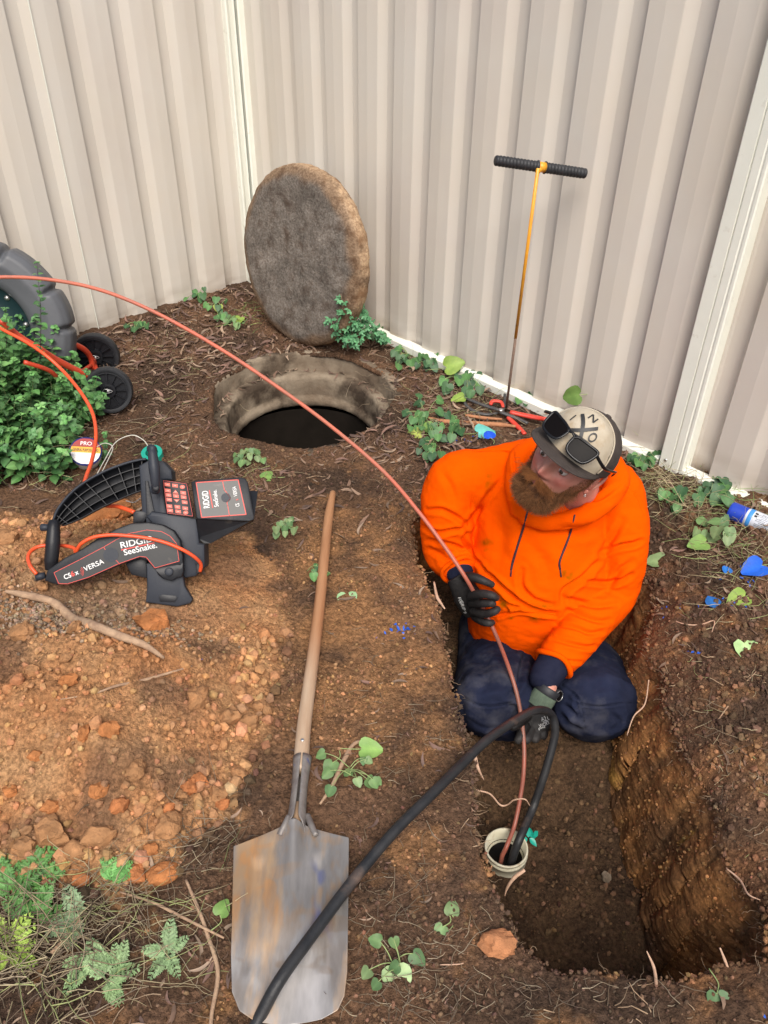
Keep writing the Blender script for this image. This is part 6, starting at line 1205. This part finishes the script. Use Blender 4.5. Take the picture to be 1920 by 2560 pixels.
for pts in (S_((660, 1050), (657, 1092)), S_((948, 1050), (954, 1095))): tube_at('cord_tip', pts, .0026, m_cord, hood, .0008)
tube_at('seam', S_((440, 352), (560, 344), (672, 352)), .0012, m_hood, hood, 0); tube_at('seam', S_((430, 345), (442, 500), (418, 700), (398, 790)), .0012, m_hood, hood, 0)
tube_at('pocket_edge', S_((500, 1050), (560, 1110), (640, 1190), (760, 1250), (880, 1290)), .0028, m_hood, hood, .0); tube_at('hem_seam', S_((520, 1330), (600, 1330), (700, 1302), (820, 1306), (925, 1318)), .0022, m_hood, hood, .0)
# navy shirt cuffs showing at the sleeves
m = MB(); limb([elL*.45+wrL*.55, wrL*.86+elL*.14, wrL+(wrL-elL)*.10], [.045, .045, .041], 24)(m); m.build('shirt_cuff', m_navyk, man)
ar = nrm(wrR-elR); Lc = np.linalg.norm(wrR-cuR); m = MB(); limb([cuR-ar*.05, cuR+ar*.01, cuR+ar*(Lc*.6), cuR+ar*(Lc-.012)], [.052, .052, .049, .040], 24)(m); m.build('shirt_cuff', m_navyk, man)
# rolled sleeve ends
def ring(c, axn, r, rad, mt, name, parent, n=40, wob=.0): 
    Fm = frame(axn, (0, 0, 1)); a = np.linspace(0, 2*math.pi, n, endpoint=False); m = MB(); m.tube([c+Fm[0]*(r[0]*math.cos(t))+Fm[1]*(r[1]*math.sin(t))+axn*wob*math.sin(3*t) for t in a], rad, 10, closed=True); return m.build(name, mt, parent)
ring(cuR+ar*.018, ar, (.058, .058), .0085, m_hood, 'sleeve_cuff', hood, wob=.004); al = nrm(wrL-elL); ring(wrL*.86+elL*.14, al, (.054, .054), .0075, m_hood, 'sleeve_cuff', hood, wob=.003)
# --- trousers --------------------------------------------------------------------
kL, kR = PY(1238, 1762, 1.59), PY(1492, 1768, 1.59); kL[2] = -.275; kR[2] = -.275
hipL, hipR = tr[0]+np.array([-.10, .0, -.04]), tr[0]+np.array([.10, .0, -.04]); 
mid = lambda a, b, t: a*(1-t)+b*t
parts = [limb([hipL, mid(hipL, kL, .5)+[-.012, 0, .02], mid(hipL, kL, .85), kL+[0, -.01, 0]], [(.13, .135), (.135, .14), (.128, .142), (.112, .132)], 28, up=(0, 0, 1)),
    limb([hipR, mid(hipR, kR, .5)+[.012, 0, .02], mid(hipR, kR, .85), kR+[0, -.01, 0]], [(.13, .135), (.135, .14), (.128, .142), (.112, .132)], 28, up=(0, 0, 1)),
    limb([kL+[0, .02, -.06], kL+[-.01, .25, -.10], kL+[-.01, .48, -.10]], [.08, .085, .06]), limb([kR+[0, .02, -.06], kR+[.01, .25, -.10], kR+[.01, .48, -.10]], [.08, .085, .06]),
    limb([hipL+[.0, 0.02, .0], tr[0]+[0, .02, 0], hipR+[0, .02, 0]], [.13, .14, .13], 24)]
tm = remesh(parts, 'trousers', .006, 8, .5); TV, TN = verts_of(tm)
CT = [(S_((375, 1810), (450, 1850), (560, 1860), (690, 1830)), 3, .0035), (S_((990, 1820), (1080, 1850), (1200, 1860), (1370, 1840)), 3, .0035), (S_((640, 1800), (700, 1740), (730, 1600), (750, 1530)), 8, .005), (S_((560, 1420), (640, 1480), (720, 1530)), 7, .006), (S_((640, 1860), (690, 1880), (660, 1960)), 7, .006), (S_((400, 1940), (480, 1990), (600, 2000)), 7, .003),
    (S_((960, 1740), (1040, 1800), (1080, 1850)), 4, .004), (S_((1040, 1800), (1060, 1900), (1100, 1990)), 4, .004), (S_((980, 1860), (1030, 1900), (1060, 1960)), 7, .006), (S_((960, 1920), (1010, 1970), (1100, 2010)), 8, .006), (S_((1300, 1480), (1330, 1600), (1340, 1720)), 10, .003), (S_((480, 1560), (500, 1700), (470, 1800)), 24, .003), (S_((1080, 1600), (1150, 1700), (1180, 1800)), 20, .003), (S_((1250, 1900), (1300, 1960), (1270, 2010)), 8, .004), (S_((360, 1500), (400, 1560), (500, 1590)), 12, .003)]
TV = crease(TV, TN, CT, 2.); TV = TV+TN*(.005*fbm(TV*np.array([8, 6, 8]), 3, .5)+.0045*np.abs(fbm(TV*np.array([12, 22, 22]), 3))-.002)[:, None]; set_verts(tm, TV)
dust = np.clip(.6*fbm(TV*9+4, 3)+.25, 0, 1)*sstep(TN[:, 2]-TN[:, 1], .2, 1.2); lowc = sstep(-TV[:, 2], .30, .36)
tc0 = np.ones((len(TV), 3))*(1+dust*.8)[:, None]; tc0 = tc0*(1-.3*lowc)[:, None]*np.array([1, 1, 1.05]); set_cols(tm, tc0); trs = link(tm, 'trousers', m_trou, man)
tube_at('knee_seam', S_((372, 1812), (450, 1850), (560, 1862), (690, 1832)), .0014, m_trou, trs, 0); tube_at('knee_seam', S_((1060, 1852), (1200, 1862), (1372, 1842)), .0014, m_trou, trs, 0); tube_at('pocket_seam', S_((965, 1735), (1040, 1800), (1075, 1850), (1100, 1990)), .0014, m_trou, trs, 0)
# boots under him
for k_ in (kL, kR): m = MB(); limb([k_+[0, .44, -.09], k_+[0, .52, -.06], k_+[0, .58, -.12]], [(.05, .05), (.055, .05), (.03, .045)], 16)(m); m.build('boot', m_rub, man)
# --- gloved hands ------------------------------------------------------------------
def hand(name, wrist, palm, fingers, thumb, pn_, pr, extra=(), vox=.0026, sc=1.):
    """fingers: list of joint chains; palm: chain of (centre, half-width, half-thickness); pn_: palm normal"""
    P = catmull([c for c, _, _ in palm], 5); t = np.linspace(0, 1, len(palm)); T_ = np.linspace(0, 1, len(P)); R_ = np.stack([np.interp(T_, t, [p[2] for p in palm]), np.interp(T_, t, [p[1] for p in palm])], 1)
    fs = [lambda m, P=P, R_=R_: m.tube(P, R_, 20, up=pn_)]
    for ch in list(fingers)+[thumb]:
        pts, rr = ch; fs.append(limb(pts, rr, 12, sub=5))
    for e in extra: fs.append(e)
    me = remesh(fs, name, vox, 3, .45); v, n_ = verts_of(me); v = v+n_*(.0006*fbm(v*120, 3))[:, None]; set_verts(me, v); return me
def yy(u, v, y): return PY(u, v, y)
# crop mapping of the hands: (1080,1380) + p/4.1475
h2 = lambda a, b, y: PY(1080+a/4.1475, 1380+b/4.1475, y)
Yc = 1.80
pn1 = nrm(C0-haL); ax1 = nrm(h2(480, 640, Yc)-h2(310, 300, Yc)); sd1 = np.cross(ax1, pn1)
f1 = [([h2(400, 455, 1.815), h2(520, 435, 1.785), h2(620, 450, 1.765), h2(672, 480, 1.770)], [.0150, .0142, .0130, .0110]),
      ([h2(410, 530, 1.825), h2(520, 530, 1.79), h2(610, 530, 1.768), h2(640, 545, 1.772)], [.0150, .0142, .0125, .0100]),
      ([h2(420, 610, 1.825), h2(540, 640, 1.79), h2(640, 620, 1.768), h2(690, 585, 1.775)], [.0150, .0142, .0128, .0105]),
      ([h2(440, 670, 1.83), h2(520, 720, 1.795), h2(590, 738, 1.775), h2(632, 730, 1.785)], [.0140, .0130, .0118, .0098])]
th1 = ([h2(340, 260, 1.85), h2(430, 262, 1.83), h2(540, 300, 1.815), h2(630, 342, 1.812)], [.017, .0155, .0130, .0105])
pal1 = [(h2(245, 250, 1.875), .032, .024), (h2(300, 330, 1.862), .038, .020), (h2(360, 450, 1.852), .045, .019), (h2(410, 560, 1.852), .042, .017), (h2(440, 640, 1.853), .032, .015)]
g1 = hand('glove', None, pal1, f1, th1, pn1, None); gv, gn = verts_of(g1); gp_ = to_px(gv); hx2 = (gp_[:, 0]-1080)*4.1475; 
tipc = sstep(hx2, 430, 560)[:, None]; set_cols(g1, np.ones((len(gv), 3))*(1+1.5*tipc)); glL = link(g1, 'glove', m_glove, man)
ax2 = nrm(haR-wrR)
f2 = [([h2(965, 1800, 1.50), h2(930, 1870, 1.478), h2(905, 1935, 1.460), h2(878, 1962, 1.455)], [.0165, .0155, .0140, .0115]),
      ([h2(1030, 1835, 1.50), h2(1010, 1895, 1.482), h2(985, 1942, 1.466), h2(958, 1962, 1.462)], [.0165, .0150, .0135, .0110]),
      ([h2(1095, 1835, 1.505), h2(1088, 1895, 1.486), h2(1075, 1935, 1.474), h2(1052, 1955, 1.470)], [.0160, .0145, .0130, .0105]),
      ([h2(1150, 1810, 1.512), h2(1158, 1865, 1.495), h2(1160, 1905, 1.485), h2(1150, 1930, 1.480)], [.0150, .0135, .0120, .0095])]
th2 = ([h2(985, 1690, 1.52), h2(925, 1745, 1.50), h2(865, 1795, 1.48), h2(825, 1825, 1.47)], [.0185, .017, .0145, .0115])
pal2 = [(h2(1100, 1560, 1.570), .031, .021), (h2(1088, 1630, 1.552), .038, .021), (h2(1075, 1720, 1.53), .045, .020), (h2(1062, 1800, 1.51), .046, .019), (h2(1055, 1855, 1.50), .040, .016)]
g2 = hand('glove', None, pal2, f2, th2, nrm(C0-haR), None); gv, gn = verts_of(g2); hy2 = (to_px(gv)[:, 1]-1380)*4.1475; set_cols(g2, np.ones((len(gv), 3))*(1+1.2*sstep(hy2, 1850, 1960))[:, None]); glR = link(g2, 'glove', m_glove, man)
# knitted green cuff and watch on the lower wrist
ax2 = nrm(h2(1085, 1620, 1.555)-wrR); cc0 = wrR+ax2*.020; m = MB(); Pc = [cc0-ax2*.010, cc0+ax2*.004, cc0+ax2*.018, cc0+ax2*.034]; m.tube(Pc, [(.031, .036), (.032, .037), (.031, .036), (.029, .036)], 120, caps=False, up=C0-cc0)
v = m.v[0]; a = np.tile(np.arange(120), 4); cN = np.repeat(np.array(Pc), 120, 0); m.v[0] = v+nrmv(v-cN)*(.0012*(a % 3 == 0))[:, None]; m.build('knit_cuff', m_cuffg, glR)
wc = wrR-ar*.002; m = MB(); m.tube([wc-ax2*.012, wc-ax2*.010, wc+ax2*.010, wc+ax2*.012], [(.0325, .0345), (.034, .036), (.034, .036), (.0325, .0345)], 64, up=C0-wc); wt = m.build('watch_strap', m_rub, man)
wf = wc+cR*.030+np.array([0, -.014, -.006]); wn = nrm((.62, -.70, .35)); m = MB(); Fw = frame(wn, (0, 0, 1)); m.lathe([(.015, -.012), (.018, -.008), (.0185, 0), (.018, .004), (.0155, .006), (.0145, .004), (.001, .004)], wf, wn, n=48, caps=False); wcs = m.build('watch_case', m_rub, man, ang=35); m = MB(); m.lathe([(.0142, .0045), (.001, .0048)], wf, wn, n=32, caps=False); m.build('watch_glass', m_gls, wcs); m = MB(); m.tube([wf+wn*.0055+Fw[0]*.0155*math.cos(t)+Fw[1]*.0155*math.sin(t) for t in np.linspace(0, 6.283, 40, endpoint=False)], .0009, 6, closed=True); m.build('bezel', m_bolt, wcs)
for k in range(7): p = h2(1075+k*19, 1350+k*9, 1.60); d_ = nrm(C0-p)
# white print on the backs of the gloves
def gprint(glove, lines):
    from mathutils.bvhtree import BVHTree
    me_ = glove.data; B = BVHTree.FromPolygons([v.co[:] for v in me_.vertices], [p.vertices[:] for p in me_.polygons])
    for s, (a, b), (c, d), hgt in lines:
        A = B.ray_cast(Vector(C0), Vector(nrm(ray(1080+a/4.1475, 1380+b/4.1475)))); E_ = B.ray_cast(Vector(C0), Vector(nrm(ray(1080+c/4.1475, 1380+d/4.1475))))
        if A[0] is None or E_[0] is None: continue
        A0, E0 = np.array(A[0]), np.array(E_[0]); n_ = nrm(np.array(A[1])+np.array(E_[1])); u_ = nrm(E0-A0); w_ = np.cross(n_, u_); L1 = np.linalg.norm(E0-A0)
        o = textf(s, (A0+E0)/2+n_*.0005, u_, w_, L1, hgt*2.3/FPX/4.1475*1., m_wht, glove, n_, .0, 'print')
        me2 = o.data; v_, _ = verts_of(me2)         # lay the letters on the cloth
        out = []
        for p in v_:
            h_ = B.ray_cast(Vector(p+n_*.01), Vector(-n_)); out.append(np.array(h_[0])+n_*.0009 if h_[0] is not None else p)
        set_verts(me2, np.array(out))
gprint(glR, [('FP 1E', (1190, 1655), (1225, 1640), 22), ('A2 C', (1130, 1735), (1215, 1715), 44), ('200', (1150, 1768), (1200, 1750), 18), ('WORX', (1110, 1805), (1215, 1765), 34), ('glove', (1100, 1830), (1170, 1808), 24)])
gprint(glL, [('FLEX', (283, 470), (318, 560), 34), ('GRIP 9', (305, 500), (345, 635), 34)])
